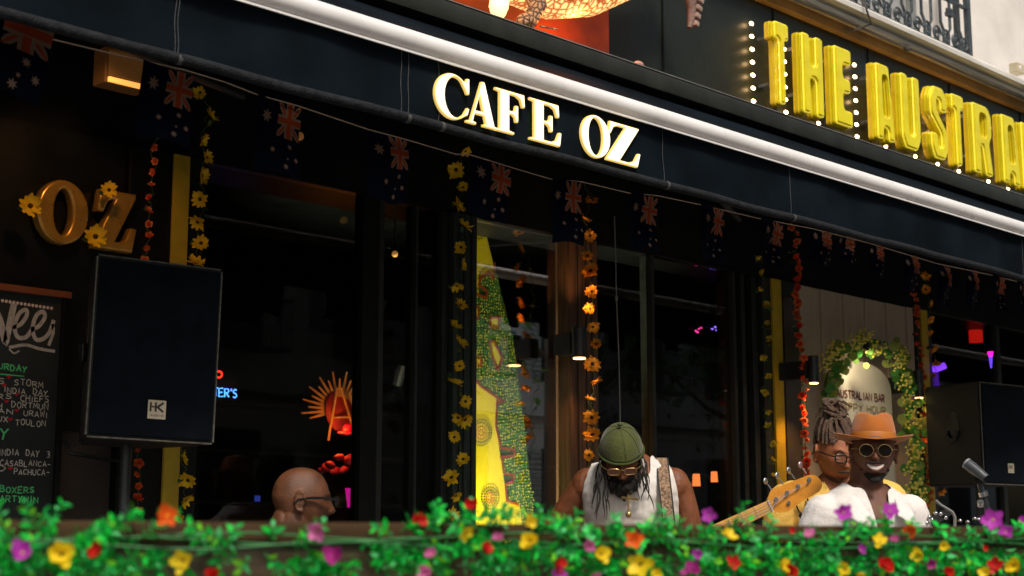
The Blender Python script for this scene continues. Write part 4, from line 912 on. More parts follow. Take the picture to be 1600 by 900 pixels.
garland('g', 'long string of sunflowers on the grey green pillar left of the dotted panel', [(727, 236), (713, 265), (724, 293), (715, 322), (725, 353), (719, 386), (722, 413), (714, 446), (720, 478), (712, 510), (720, 537), (717, 573), (711, 598), (727, 626), (720, 655), (710, 683), (724, 720), (708, 746), (712, 774), (706, 805)], 1.24, SUNF, 31, 27, 3, 1, amp=4, z_bot=.1,
    explicit=[(727, 236), (713, 265), (724, 293), (715, 322), (725, 353), (721, 386), (722, 413), (714, 446), (719, 477), (711, 510), (719, 536), (718, 572), (710, 599), (727, 627), (716, 652), (726, 655), (710, 683), (724, 718), (706, 747), (712, 774), (707, 806)])
garland('g', 'string of orange sunflowers just right of the brown wooden pillar', [(912, 286), (924, 312), (914, 344), (922, 368), (918, 400), (923, 424), (925, 455), (922, 483), (924, 510), (932, 538), (925, 568), (932, 594), (922, 624), (924, 652), (926, 680), (921, 710), (917, 740), (912, 790)], 1.24, SUNO, 28, 27, 4, 1, amp=4, z_bot=.1,
    explicit=[(924, 314), (914, 343), (922, 368), (918, 400), (923, 424), (925, 455), (922, 482), (926, 510), (932, 538), (926, 568), (931, 593), (922, 624), (925, 652), (926, 680), (921, 711), (917, 745), (913, 790)])
garland('g', 'string of dense small red roses left of the plank wall', [(1241, 355), (1245, 400), (1246, 450), (1249, 500), (1252, 550), (1255, 600), (1257, 650), (1260, 700), (1262, 740), (1266, 800)], 1.20, ROSE, 10, 20, 5, 1, amp=4, z_bot=.1)
garland('g', 'string of orange roses over the narrow yellow strip', [(1430, 458), (1434, 500), (1437, 550), (1441, 600), (1443, 650), (1445, 700), (1449, 750), (1452, 800)], 1.22, ROSE, 11, 18, 6, 1, amp=4, z_bot=.1)
garland('g', 'string of small dark sunflowers just right of the narrow yellow strip', [(1447, 430), (1449, 455), (1452, 478), (1453, 500), (1455, 525), (1458, 542), (1460, 565), (1461, 588), (1463, 640), (1466, 700), (1470, 790)], 1.24, SUNO, 24, 17, 7, 1, amp=3, z_bot=.1)
# leafy vine on the yellow strip
YLW = [flowermesh('blossom', .05, [M_petp, M_ctr], 'pansy', s) for s in range(2)]
rnd = random.Random(12)
T = garland('g', 'leafy vine with pale yellow blossoms winding up the yellow strip', [(1190, 400), (1192, 460), (1197, 520), (1198, 580), (1203, 640), (1207, 700), (1212, 760), (1216, 820)], 1.26, YLW, 27, 19, 8, 3, amp=7, z_bot=.1)
# climbing leafy garland arching over the pale board
WP = [(1292, 660), (1290, 625), (1290, 595), (1300, 568), (1318, 552), (1340, 545), (1362, 545), (1384, 552), (1400, 566), (1411, 590), (1416, 620), (1417, 650), (1420, 680), (1424, 715), (1424, 750), (1426, 790), (1430, 830)]
P = [atY(x, y, 1.2) for x, y in WP]; T = thing('leafy_arch', 'leafy green garland with clusters of tiny yellow flowers arching over the pale board', 'garland', P[0])
mb = MB(); mb.tube(P, .006, 6); part('stem', mb, M_stem, T)
RL = []
for nm, c in (('a', (.06, .24, .04)), ('b', (.16, .34, .06)), ('c', (.32, .40, .10))):
    mb = MB(); mb.add([(0, 0, 0)]+[(.03*math.cos(q*PI/4), .03*math.sin(q*PI/4), .005*math.cos(q*2)) for q in range(8)], [(0, i+1, (i+1) % 8+1) for i in range(8)]); RL.append(mb.mesh('leaf', leafmat('round_leaf_'+nm+'_green', c, .25, .3), 60))
mb = MB()
for i in range(16):
    q = Vector((rnd.gauss(0, .016), rnd.gauss(0, .016), rnd.gauss(0, .010))); mb.ell(q, (.006, .006, .005), 6, 4)
CLU = mb.mesh('flower_cluster', leafmat('tiny_yellow_flower', (.80, .72, .15), .2, .2), True)
for i in range(250):
    t = rnd.random()*(len(P)-1); k = int(t); q = P[k].lerp(P[k+1], t-k); w = 1.5 if 3 < t < 9 else 1
    q = q+Vector((rnd.gauss(0, .035*w), rnd.uniform(-.08, .02), rnd.gauss(0, .028*w)))
    place(rnd.choice(RL), 'leaf', T, q, look(TOCAM(q)+Vector((rnd.gauss(0, .5), rnd.gauss(0, .5), rnd.gauss(0, .5)))), rnd.uniform(.5, 1.15))
for i, (x, y) in enumerate([(1295, 556), (1303, 551), (1330, 536), (1338, 541), (1345, 533), (1360, 543), (1372, 548), (1405, 552), (1410, 560), (1288, 572), (1412, 600), (1418, 622), (1425, 640), (1428, 660), (1424, 700), (1430, 712), (1420, 735), (1426, 760), (1434, 775), (1404, 572), (1352, 528)]):
    q = atY(x, y, 1.12); place(CLU, 'flower_cluster', T, q, look(TOCAM(q)), rnd.uniform(1.1, 1.7))
# single sunflowers on the gold letters
for x, y, lab, s in ((47, 322, 'sunflower fixed on the left side of the gold O', 34), (149, 370, 'sunflower fixed at the foot of the gold Z', 34), (170, 297, 'yellow flower perched on top of the gold Z', 25)):
    p = atY(x, y, 1.25); T = thing('wall_sunflower', lab, 'flower', p); sc = ((p-CAM).dot(fw))/FPX*s/2/.05
    place(SUNF[0], 'flower_head', T, p, look(TOCAM(p)+Vector((.2, 0, .2))), sc)
    for k in range(2): place(LEAF[0], 'leaf', T, p+Vector((0, .02, -.01)), look(TOCAM(p)+Vector((.3, .2, .1)), 1.5+k*3), sc)
# pull cord
p = atY(967, 640, .9); T = thing('pull_cord', 'thin grey cord hanging down behind the man in the green cap', 'cord', p)
mb = MB(); mb.tube([atY(960, 338, .9), atY(962, 400, .9), atY(963, 460, .9), atY(967, 560, .9), atY(969, 650, .9), atY(970, 780, .9)], .003, 5); part('line', mb, mat('grey_cord', (.2, .2, .19), .7), T); mb = MB(); mb.ell(atY(963.5, 466, .9), (.007, .007, .014), 8, 6); part('knot', mb, mat('grey_cord', (0, 0, 0)), T)

# ================================================================== LOUDSPEAKERS
M_spk_ = mat('black_textured_speaker_paint', (.007, .008, .010), .55, var=.3, scale=60, bump=.35, bscale=300)
M_gri = mat('dark_speaker_grille_foam', (.0045, .007, .011), .9, var=.35, scale=12, bump=.5, bscale=400, spec=.08)
M_edge = mat('worn_speaker_edge', (.13, .12, .10), .5, var=.5, scale=60, bump=.3)
M_log = mat('cream_logo_plate', (.55, .48, .36), .5, var=.1); M_logd = mat('logo_black_print', (.02, .02, .02), .5, var=0)
def speaker(label, front, depth, taper, roll=0, plate=None):
    # front: four corners tl, tr, br, bl of the front face as points; vertical box in its own frame
    tl, tr, br, bl = front; o = (bl+br)/2; u = (br-bl); w = u.length; u.normalize(); u.z = 0; u.normalize(); n = Vector((u.y, -u.x, 0)); h = ((tl.z+tr.z)-(bl.z+br.z))/2
    T = thing('loudspeaker', label, 'loudspeaker', o, math.atan2(u.y, u.x)); T.rotation_euler.y = R(roll)
    def V(x, y, z): return Vector((x, y, z))
    ww = w/2; mb = MB(); r = .012
    pl = [(-ww, 0), (ww, 0), (ww-taper, depth), (-ww+taper, depth)]
    vs = [(x, y, 0) for x, y in pl]+[(x, y, h) for x, y in pl]
    bm = bmesh.new(); vv = [bm.verts.new(v) for v in vs]
    for f in ((3, 2, 1, 0), (4, 5, 6, 7), (0, 1, 5, 4), (1, 2, 6, 5), (2, 3, 7, 6), (3, 0, 4, 7)): bm.faces.new([vv[i] for i in f])
    bmesh.ops.bevel(bm, geom=bm.edges[:], offset=.009, segments=2, affect='EDGES'); me = bpy.data.meshes.new('cabinet'); bm.to_mesh(me); bm.free(); me.materials.append(M_spk_); link('cabinet', me, T)
    mb = MB(); mb.bb(-ww+.014, ww-.014, -.010, -.0005, .014, h-.014, bev=.004); mb.obj('grille', M_gri, T)
    for nm, a, b in (('corner_edge', (-ww+.006, -.002, .01), (-ww+.006, -.002, h-.01)), ('corner_edge', (ww-.006, -.002, .01), (ww-.006, -.002, h-.01)), ('corner_edge', (-ww+.01, -.001, h-.004), (ww-.01, -.001, h-.004)), ('corner_edge', (-ww+.01, -.001, .004), (ww-.01, -.001, .004))):
        mb = MB(); mb.tube([a, b], .0028, 6); mb.obj(nm, M_edge, T, True)
    # recessed side handles
    for sg in (-1, 1):
        mb = MB(); c = Vector((sg*(ww-taper*.5), depth*.5, h*.58)); ra = math.atan2(taper, depth)*-sg
        mb.ell((0, 0, 0), (.004, .055, .09), 20, 12, rot=None); mb.v = [tuple(Matrix.Rotation(-ra, 3, 'Z') @ Vector(v)+c) for v in mb.v]; mb.obj('handle_cup', mat('glossy_black_plastic', (.008, .008, .008), .2, var=0, bump=0), T, True)
        mb = MB(); pts = [Vector((sg*.012, .045*math.cos(R(a)), .08*math.sin(R(a)))) for a in range(200, 345, 12)]; mb.tube(pts, .011, 8); mb.v = [tuple(Matrix.Rotation(-ra, 3, 'Z') @ Vector(v)+c) for v in mb.v]; mb.obj('handle_lip', mat('glossy_black_plastic', (0,0,0)), T, True)
    if plate:
        px, pz, s = plate; pt = MB(); pt.bb(px-s/2, px+s/2, -.0135, -.0105, pz-s/2, pz+s/2, bev=.001); P_ = pt.obj('logo_plate', M_log, T)
        lg = MB(); q = s*.11; fn = lambda a, b: (a, -.0142, b); fn2 = lambda a, b: (a, -.0146, b); x0 = px-s*.36; z0 = pz-s*.12; H_ = s*.5
        ribbon(lg, [(x0, z0), (x0, z0+H_)], q, fn); ribbon(lg, [(x0+s*.28, z0), (x0+s*.28, z0+H_)], q, fn); ribbon(lg, [(x0, z0+H_*.52), (x0+s*.26, z0+H_*.52)], q*.7, fn2)
        ribbon(lg, [(x0+s*.70, z0+H_), (x0+s*.38, z0+H_*.52), (x0+s*.70, z0)], q, fn2)
        write(lg, 'AUDIO', px-s*.36, px+s*.36, pz-s*.36, s*.10, -.0142, s*.022, 0, .5); lg.obj('logo_print', M_logd, T)
    return T, o, u, n, h, w
D1 = 5.0
def vquad(tlp, trp, blp, D, Dr):
    a = atD(blp[0], blp[1], D); b_ = ray(trp[0], 600); 
    return a
bl = atD(130, 686, 4.93); br0 = ray(335, 692)
# right edge lies 5.5 degrees off the facade direction from the left edge
al = R(-12); dr = Vector((math.cos(al), math.sin(al), 0)); A = Vector((br0.x, br0.y)); t = ((bl.x-CAM.x)*dr.y-(bl.y-CAM.y)*dr.x)/(A.x*dr.y-A.y*dr.x); br = CAM+br0*t; br.z = bl.z
tz = atD(155, 388, 4.93).z; tl = Vector((bl.x, bl.y, tz)); tr = Vector((br.x, br.y, tz))
W1 = (br-bl).length
SP = speaker('big black loudspeaker with a cream logo plate on a pole in front of the chalkboard', (tl, tr, br, bl), .36, .10, roll=1.3, plate=(W1*.5-W1*.475, .105, .062))
T0, o_, u_, n_, h_, w_ = SP
print('speaker', w_, h_, o_)
q = o_+u_*-.02-n_*.17
ST = thing('speaker_stand', 'black pole stand carrying the left loudspeaker', 'stand', (q.x, q.y, 0))
mb = MB(); mb.tube([(q.x, q.y, .25), (q.x, q.y, o_.z-.0)], .019, 12); part('pole', mb, M_cyl, ST, True)
mb = MB(); mb.tube([(q.x, q.y, .2), (q.x, q.y, 1.0)], .026, 12); part('sleeve', mb, M_black, ST, True)
for k in range(3):
    a = 2*PI*k/3+.4; mb = MB(); mb.tube([(q.x, q.y, .8), (q.x+.45*math.cos(a), q.y+.45*math.sin(a), .012)], .012, 8); part('leg', mb, M_black, ST, True)
mb = MB(); mb.tube([o_-n_*.30+u_*-.19+Vector((0, 0, .015)), o_-n_*.30+u_*-.17+Vector((0, 0, -.03)), q+Vector((0, .02, -.06)), q+Vector((.01, .03, -.2)), (q.x+.02, q.y+.03, .4), (q.x+.1, q.y+.1, .01)], .007, 6)
CBL = thing('speaker_cable', 'black cable drooping from the back of the left loudspeaker', 'cable', o_); part('cable', mb, M_black, CBL, True)
bl2 = atD(1537, 757, 8.9); D2 = 8.9; tz2 = atD(1537, 593, 8.9).z; dr = Vector((math.cos(R(-9)), math.sin(R(-9)), 0)); br2 = bl2+dr*.44
SP2 = speaker('black loudspeaker on a stand at the right edge with its side handle showing', (Vector((bl2.x, bl2.y, tz2)), Vector((br2.x, br2.y, tz2)), br2, bl2), .42, .03, plate=(.03, .10, .055))
_, o2, u2, n2, h2, w2 = SP2; q = o2-n2*.2; print('speaker2', w2, h2, o2)
ST = thing('speaker_stand', 'black pole stand carrying the right loudspeaker', 'stand', (q.x, q.y, 0))
mb = MB(); mb.tube([(q.x, q.y, .25), (q.x, q.y, o2.z)], .019, 12); part('pole', mb, M_cyl, ST, True)
for k in range(3):
    a = 2*PI*k/3+.9; mb = MB(); mb.tube([(q.x, q.y, .8), (q.x+.45*math.cos(a), q.y+.45*math.sin(a), .012)], .012, 8); part('leg', mb, M_black, ST, True)
# microphone clip and stand
Dm = 5.6
M_chr = mat('chrome_metal', (.5, .5, .5), .2, metal=.9, var=.1)
p = atD(1545, 810, Dm); MS = thing('microphone_stand', 'black microphone stand with an empty clip in front of the right loudspeaker', 'microphone stand', (p.x, p.y, 0))
mb = MB(); mb.tube([(p.x, p.y, .02), atD(1545, 818, Dm)], .012, 10); part('pole', mb, M_cyl, MS, True)
mb = MB(); mb.tube([(p.x, p.y, .0), (p.x, p.y, .02)], .13, 24); part('base', mb, M_black, MS, True)
mb = MB(); mb.tube([atD(1546, 812, Dm), atD(1540, 785, Dm), atD(1528, 748, Dm)], .010, 10); part('boom', mb, M_cyl, MS, True)
mb = MB(); mb.tube([atD(1537, 775, Dm), atD(1535, 768, Dm)], .017, 12); mb.tube([atD(1532, 790, Dm-.02), atD(1532, 784, Dm-.03)], .012, 10); part('clutch', mb, M_chr, MS, True)
mb = MB(); mb.tube([atD(1524, 748, Dm), atD(1536, 745, Dm-.01)], .021, 12); part('swivel', mb, M_black, MS, True)
c = atD(1526, 736, Dm-.02); mb = MB(); ax = (atD(1540, 748, Dm-.05)-atD(1513, 727, Dm)).normalized(); mb.tube([c-ax*.045, c-ax*.02, c+ax*.03, c+ax*.045], [.020, .021, .017, .016], 14, caps=False); part('clip', mb, mat('dark_grey_rubber', (.05, .055, .06), .35, var=.2), MS, True)
mb = MB(); mb.tube([c-ax*.043+Vector((0, 0, .0)), c-ax*.050], .0205, 14); part('clip_rim', mb, mat('grey_rim_plastic', (.22, .23, .24), .3), MS, True)
# cable loop and black headstock of a second guitar
mb = MB(); cpts = [(1462, 782), (1470, 789), (1480, 795), (1488, 800), (1492, 808), (1492, 820), (1490, 840)]; CL = thing('microphone_cable', 'grey cable curving over the black guitar head beside the microphone stand', 'cable', atD(1480, 800, 5.5)); mb.tube([atD(x, y, 5.5) for x, y in cpts], .0055, 6); part('cable', mb, mat('grey_cable', (.22, .22, .2), .5), CL, True)
p = atD(1470, 810, 5.7); GH = thing('black_guitar', 'black guitar whose head and silver tuners peep over the rail left of the microphone stand', 'guitar', p)
hs = [(1440, 816), (1446, 811), (1468, 799), (1482, 794), (1490, 800), (1482, 808), (1464, 819), (1450, 826)]
mb = MB(); a_ = [atD(x, y, 5.7) for x, y in hs]; n = len(hs); mb.add(a_+[q+fw*.015 for q in a_], [tuple(range(n)), tuple(range(2*n-1, n-1, -1))]+[(i, (i+1) % n, n+(i+1) % n, n+i) for i in range(n)]); part('headstock', mb, mat('gloss_black_lacquer', (.01, .01, .01), .15, var=0, coat=1), GH)
mb = MB(); mb.tube([atD(1445, 822, 5.71), atD(1390, 858, 5.75)], .02, 8, flat=.6); part('neck', mb, M_brown, GH, True)
mb = MB(); mb.ell(atD(1340, 892, 5.8), (.17, .05, .13), 24, 12); part('body', mb, mat('gloss_black_lacquer', (0,0,0)), GH, True)
for x, y in ((1448, 817), (1456, 812), (1470, 803), (1478, 809), (1452, 808), (1462, 802)):
    mb = MB(); c = atD(x, y, 5.68); mb.ell(c, (.008, .008, .008), 10, 6); part('tuner', mb, M_chr, GH, True)
T = thing('silver_cans', 'small silver knobs of a mixer on the stage behind the rail at right', 'mixer', atD(1520, 815, 6.0)); mb = MB(); mb.box(atD(1525, 832, 6.0), (.3, .2, .06)); part('case', mb, M_black, T)
for x, y in ((1500, 814), (1512, 816), (1523, 811), (1529, 812)):
    mb = MB(); mb.ell(atD(x, y, 5.95), (.009, .009, .009), 10, 6); part('knob', mb, M_chr, T, True)
# ================================================================== PEOPLE
def gs(x, z, cx, cz, sx, sz): return math.exp(-((x-cx)/sx)**2-((z-cz)/sz)**2)
def headpt(d, smile=0, off=0):
    # d unit direction, face towards -Y ; returns point in metres, centre of head at origin
    a, b, c = .074, .095, (.108 if d.z > 0 else .116)
    x, y, z = a*d.x, b*d.y, c*d.z
    if d.z > 0:
        t = min(.999, d.z); q = ((1-t**2.25)**(1/2.25))/math.sqrt(1-t*t); x *= q; y *= q
    if z < 0:
        t = -z/c; x *= 1-.20*t*t-.10*t; y = y*(1-.12*t*t) - (.012*t if y < 0 else -.0)
        if y > 0: y *= 1-.30*t
    if y > 0: y *= 1.08
    if z > .02 and y < 0: y *= 1-.06*((z-.02)/c)
    if y < 0:
        f = min(1, -y/.05); ax = abs(x)
        p = 0
        p += .005*gs(ax, z, .024, .022, .022, .010)              # brow
        p -= .011*gs(ax, z, .031, .002, .015, .012)              # sockets
        p += .009*gs(x, z, 0, -.004, .009, .022)+.026*gs(x, z, 0, -.031, .012, .016)+.011*gs(ax, z, .014, -.037, .009, .009)
        p += .006*gs(ax, z, .040, -.025+.004*smile, .020, .020)*(1+.8*smile)
        lw = .024+.008*smile
        p += .008*gs(x, z, 0, -.060, lw, .007)+.009*gs(x, z, 0, -.075, lw*.85, .007)-.006*gs(x, z, 0, -.067, lw, .0035)
        p += .009*gs(x, z, 0, -.100, .022, .014)-.004*gs(x, z, 0, -.086, .02, .006)
        y -= p*f
    v = Vector((x, y, z))
    if off: v += v.normalized()*off
    return v
def headgrid(mb, T, smile=0, off=0, n=110, k=90, keep=None, jit=0, seed=1):
    vs = []; fs = []; rnd = random.Random(seed)
    for i in range(k+1):
        th = PI*i/k
        for j in range(n):
            ph = 2*PI*j/n; d = Vector((math.sin(th)*math.cos(ph), math.sin(th)*math.sin(ph), math.cos(th)))
            v = headpt(d, smile, off+(rnd.uniform(-jit, jit) if jit else 0)); vs.append(v)
    for i in range(k):
        for j in range(n):
            f = (i*n+j, (i+1)*n+j, (i+1)*n+(j+1) % n, i*n+(j+1) % n)
            if keep is None or all(keep(vs[q]) for q in f): fs.append(f)
    mb.add([T(v) for v in vs], fs)
def ears(mb, T):
    for sg in (-1, 1):
        rot = Matrix.Rotation(sg*.35, 3, 'Z'); c = Vector((sg*.078, .012, -.010))
        e = MB(); e.ell((0, 0, 0), (.008, .016, .028), 12, 8, rot=rot)
        pts = [c+rot @ Vector((sg*.004, .017*math.cos(R(a))*1.0, .032*math.sin(R(a)))) for a in range(-110, 171, 20)]
        mb.add([T(Vector(v)+c) for v in e.v], e.f)
        e = MB(); e.tube(pts, .0048, 8); mb.add([T(Vector(v)) for v in e.v], e.f)
        e = MB(); e.ell(c+Vector((sg*.002, -.006, -.030)), (.006, .009, .010), 10, 6); mb.add([T(Vector(v)) for v in e.v], e.f)
def hand(mb, wrist, dirv, palm, curl=.5, side=1, s=1.0, spread=.12):
    """palm + four fingers of unequal length + thumb leaving the side of the palm"""
    w = Vector(wrist); f = Vector(dirv).normalized(); pn = Vector(palm); pn = (pn-f*pn.dot(f)).normalized(); sd = f.cross(pn)*side
    for k in range(4):
        o = (k-1.5)*.020*s; b = w+f*.082*s+sd*o; mb.cap(w+f*.012*s+sd*o*.7, b, .0135*s, .0125*s, 10)
        L = [.038, .043, .040, .031][k]*s; p = b; d = (f+sd*(k-1.5)*spread).normalized(); a = 0
        for q in range(3):
            a = curl*(.6+.5*q); dd = d*math.cos(a*(q+1)*.6)+pn*math.sin(a*(q+1)*.6); e = p+dd*L*[1, .72, .55][q]; mb.cap(p, e, [.0095, .0088, .0078][q]*s, [.0088, .0078, .0066][q]*s, 8); p = e
    tb = w+f*.028*s-sd*.026*s; t1 = tb+(f*.6-sd*.55+pn*.35).normalized()*.038*s; t2 = t1+(f*.85-sd*.2+pn*.45).normalized()*.030*s
    mb.cap(w+f*.018*s-sd*.012*s, tb, .015*s, .0125*s, 8); mb.cap(tb, t1, .0125*s, .010*s, 8); mb.cap(t1, t2, .010*s, .008*s, 8)
def remesh(mb, vox, mats, name, parent, smooth_it=2, post=None, thick=0):
    me = mb.mesh('tmp', mats if isinstance(mats, list) else [mats]); o = bpy.data.objects.new('tmp', me); COL.objects.link(o)
    r = o.modifiers.new('r', 'REMESH'); r.mode = 'VOXEL'; r.voxel_size = vox
    if smooth_it: sm = o.modifiers.new('s', 'SMOOTH'); sm.iterations = smooth_it; sm.factor = .5
    dg = bpy.context.evaluated_depsgraph_get(); dg.update(); out = bpy.data.meshes.new_from_object(o.evaluated_get(dg))
    bpy.data.objects.remove(o)
    if post:
        bm = bmesh.new(); bm.from_mesh(out); post(bm); bm.to_mesh(out); bm.free()
    out.materials.clear()
    for q in (mats if isinstance(mats, list) else [mats]): out.materials.append(q)
    out.polygons.foreach_set('use_smooth', [True]*len(out.polygons)); out.polygons.foreach_set('material_index', [0]*len(out.polygons)); out.name = name
    return link(name, out, parent)
def cut(pred):
    def f(bm):
        bmesh.ops.delete(bm, geom=[v for v in bm.verts if not pred(v.co)], context='VERTS')
        bmesh.ops.delete(bm, geom=[v for v in bm.verts if not v.link_faces], context='VERTS')
        bv = [v for v in bm.verts if v.is_boundary]
        for _ in range(25):
            new = {}
            for v in bv:
                nb = [e.other_vert(v).co for e in v.link_edges if e.is_boundary]
                if len(nb) == 2: new[v] = v.co*.5+(nb[0]+nb[1])*.25
            for v, c in new.items(): v.co = c
    return f
def wrinkle(amp, sc, seed=0):
    def f(bm):
        bm.normal_update()
        for v in bm.verts:
            q = v.co*sc+Vector((seed, 0, 0)); d = noise.noise(Vector((q.x*1.5, q.y*1.5, q.z*.6)))*amp + abs(noise.noise(Vector((q.x*.8+q.z*.9, q.y, q.z*1.6-q.x*.5))*1.7))*amp*.9
            v.co += v.normal*d
    return f
def chain(*fs):
    def f(bm):
        for q in fs: q(bm)
    return f
TORSO = [(.86, .120, .095, 0), (.92, .160, .115, 0), (1.0, .158, .108, 0), (1.08, .145, .102, 0), (1.18, .155, .110, -.004), (1.28, .175, .122, -.008), (1.36, .188, .122, -.006), (1.42, .178, .105, 0), (1.46, .135, .085, .004), (1.49, .085, .07, .006), (1.51, .060, .058, .004)]
def torso(mb, g=0, lean=0, wide=1, top=99, low=0):
    rings = []
    for z, rx, ry, cy in TORSO:
        if z > top or z < low: continue
        rings.append(((0, cy-lean*max(0, z-.95), z), rx*wide+g, ry*wide+g))
    mb.loft(rings, 28, pw=2.3)
def legs(mb, g=0):
    for sg in (-1, 1):
        mb.cap((sg*.085, 0, .90), (sg*.10, -.01, .50), .088+g, .060+g); mb.cap((sg*.10, -.01, .50), (sg*.105, .02, .09), .058+g, .042+g)
def arm(mb, sh, el, wr, g=0, k=1.0, upto=2):
    mb.cap(sh, Vector(sh).lerp(Vector(el), .4), .056*k+g, .052*k+g); mb.cap(Vector(sh).lerp(Vector(el), .35), el, .052*k+g, .041*k+g)
    if upto > 1: mb.cap(el, Vector(el).lerp(Vector(wr), .35), .040*k+g, .039*k+g); mb.cap(Vector(el).lerp(Vector(wr), .3), wr, .039*k+g, .026*k+g)
def HT(c, nod=0, turn=0, tilt=0, s=1.0):
    M_ = Matrix.Rotation(turn, 3, 'Z') @ Matrix.Rotation(nod, 3, 'X') @ Matrix.Rotation(tilt, 3, 'Y'); c = Vector(c)
    return (lambda v: c + M_ @ (Vector(v)*s)), M_
def facing(p, yaw=0):
    d = CAM-p; return math.atan2(d.x, -d.y)+yaw
def skin(name, col): return mat(name, col, .48, var=.3, scale=22, bump=.3, bscale=260, spec=.5, sss=.06)
M_jean = mat('dark_trouser_cloth', (.02, .022, .03), .85, var=.3, scale=30, bump=.3, bscale=200)
M_shoe = mat('black_shoe_leather', (.015, .014, .013), .4)
def lower(T):
    mb = MB(); legs(mb, .014); mb.loft([((0, 0, z), rx+.012, ry+.012) for z, rx, ry, c in TORSO[:3]], 20); remesh(mb, .012, M_jean, 'trousers', T, 3)
    for sg in (-1, 1): mb = MB(); mb.ell((sg*.105, -.05, .05), (.045, .13, .048), 14, 8); mb.obj('shoe', M_shoe, T, True)
def lens_frames(T, hT, r, m_rim, m_lens, y=-.112, ex=.031, z=.002, flat=1.0, rim=.0022, square=False, temple=True, zs=1.0):
    for sg in (-1, 1):
        pts = []; n = 20
        for i in range(n+1):
            a = 2*PI*i/n; ca, sa = math.cos(a), math.sin(a)
            if square: ca = math.copysign(abs(ca)**.55, ca); sa = math.copysign(abs(sa)**.55, sa)
            pts.append(hT((sg*ex+r*ca, y+.10*abs(sg*ex+r*ca)*.6-.003, z+r*zs*sa)))
        mb = MB(); mb.tube(pts, rim, 6); mb.obj('glasses_rim', m_rim, T, True)
        mb = MB(); c = sum((Vector(p) for p in pts[:-1]), Vector())/n; mb.add([c]+pts[:-1], [(0, i+1, (i+1) % n+1) for i in range(n)]); mb.obj('lens', m_lens, T)
        if temple:
            mb = MB(); mb.tube([hT((sg*(ex+r), y+.006, z+.004)), hT((sg*.077, y+.03, z+.006)), hT((sg*.083, -.02, z+.004)), hT((sg*.084, .020, z-.004)), hT((sg*.082, .035, z-.02))], rim, 6, flat=1.0); mb.obj('glasses_temple', m_rim, T, True)
    mb = MB(); mb.tube([hT((-ex+r*.8, y-.001, z+.006)), hT((0, y-.006, z+.010)), hT((ex-r*.8, y-.001, z+.006))], rim, 6); mb.obj('glasses_bridge', m_rim, T, True)
M_dl = mat('dark_sunglass_lens', (.006, .005, .005), .08, var=0, bump=0, spec=.25); M_gr = mat('gold_wire_rim', (.55, .36, .16), .25, metal=.8, var=0, bump=0); M_br = mat('black_glasses_frame', (.012, .012, .012), .3, var=0, bump=0)
M_cl = glassmat('spectacle_lens', (.85, .85, .85), .04)
M_hair = mat('black_hair', (.012, .009, .007), .6, var=.5, scale=60, bump=.6, bscale=200); M_dread = mat('brown_dreadlock_hair', (.09, .05, .03), .75, var=.5, scale=40, bump=.8, bscale=150)
M_gold2 = mat('gold_chain_metal', (.55, .38, .15), .3, metal=.9, var=.1)

# ---- man in the green cap, head bowed, playing bass
p = atD(985, 740, 6.25); loc = Vector((p.x, p.y, 0)); s1 = 1.03
T = thing('person', 'man in olive green cap and white sleeveless shirt bowing his head, strap over his shoulder', 'person', loc, facing(p, -.02)); T.scale = (s1, s1, s1); TB = T
SK1 = skin('warm_brown_skin', (.19, .062, .024))
hT, hM = HT((-.030, -.205, 1.500), nod=.66, turn=.06, tilt=-.05, s=1.0)
mb = MB(); torso(mb, 0, .10, 1.02); legs(mb); headgrid(mb, hT); ears(mb, hT)
mb.cap((0, -.03, 1.42), (-.02, -.165, 1.49), .068, .060)
mb.ell((-.170, -.03, 1.385), (.064, .062, .072)); mb.ell((.170, -.03, 1.385), (.064, .062, .072)); mb.cap((-.08, .0, 1.44), (-.17, -.02, 1.40), .055, .05); mb.cap((.08, .0, 1.44), (.17, -.02, 1.40), .055, .05)
RS, RE, RW = (-.190, -.02, 1.37), (-.345, .04, 1.17), (-.20, -.24, 1.06)
LS, LE, LW = (.190, -.02, 1.37), (.262, .0, 1.12), (.345, -.20, 1.155)
arm(mb, RS, RE, RW, k=1.02); arm(mb, LS, LE, LW, k=.98)
hand(mb, RW, (.5, -.4, -.4), (.5, .6, -.2), .8, 1); hand(mb, LW, (.55, -.45, .35), (.2, .8, .1), .9, -1)
remesh(mb, .0046, SK1, 'body', T, 2); lower(T)
M_tank = mat('white_ribbed_cotton', (.74, .70, .66), .85, var=.05, scale=20, bump=.25, bscale=120, stretch=(12, 12, .6), sss=0)
def tank(v):
    x = abs(v.x)
    if v.z < .93: return False
    if v.z > 1.27 and x > .186-.30*max(0, v.z-1.36)**1.0: return False
    if v.y < 0 and v.z > 1.405+.25*x and x < .075: return False
    return v.z < 1.50-.05*(x < .05) and x < .20 and not (x < .07 and v.z > 1.44)
mb = MB(); torso(mb, .012, .10, 1.02); mb.ell((-.178, -.03, 1.385), (.085, .082, .092)); mb.ell((.178, -.03, 1.385), (.085, .082, .092)); mb.cap((-.07, .0, 1.435), (-.17, -.02, 1.40), .066, .06); mb.cap((.07, .0, 1.435), (.17, -.02, 1.40), .066, .06)
mb.ell((-.08, -.11, 1.31), (.08, .04, .06)); mb.ell((.08, -.11, 1.31), (.08, .04, .06))
remesh(mb, .007, M_tank, 'sleeveless_shirt', T, 3, chain(cut(tank), wrinkle(.007, 9)))
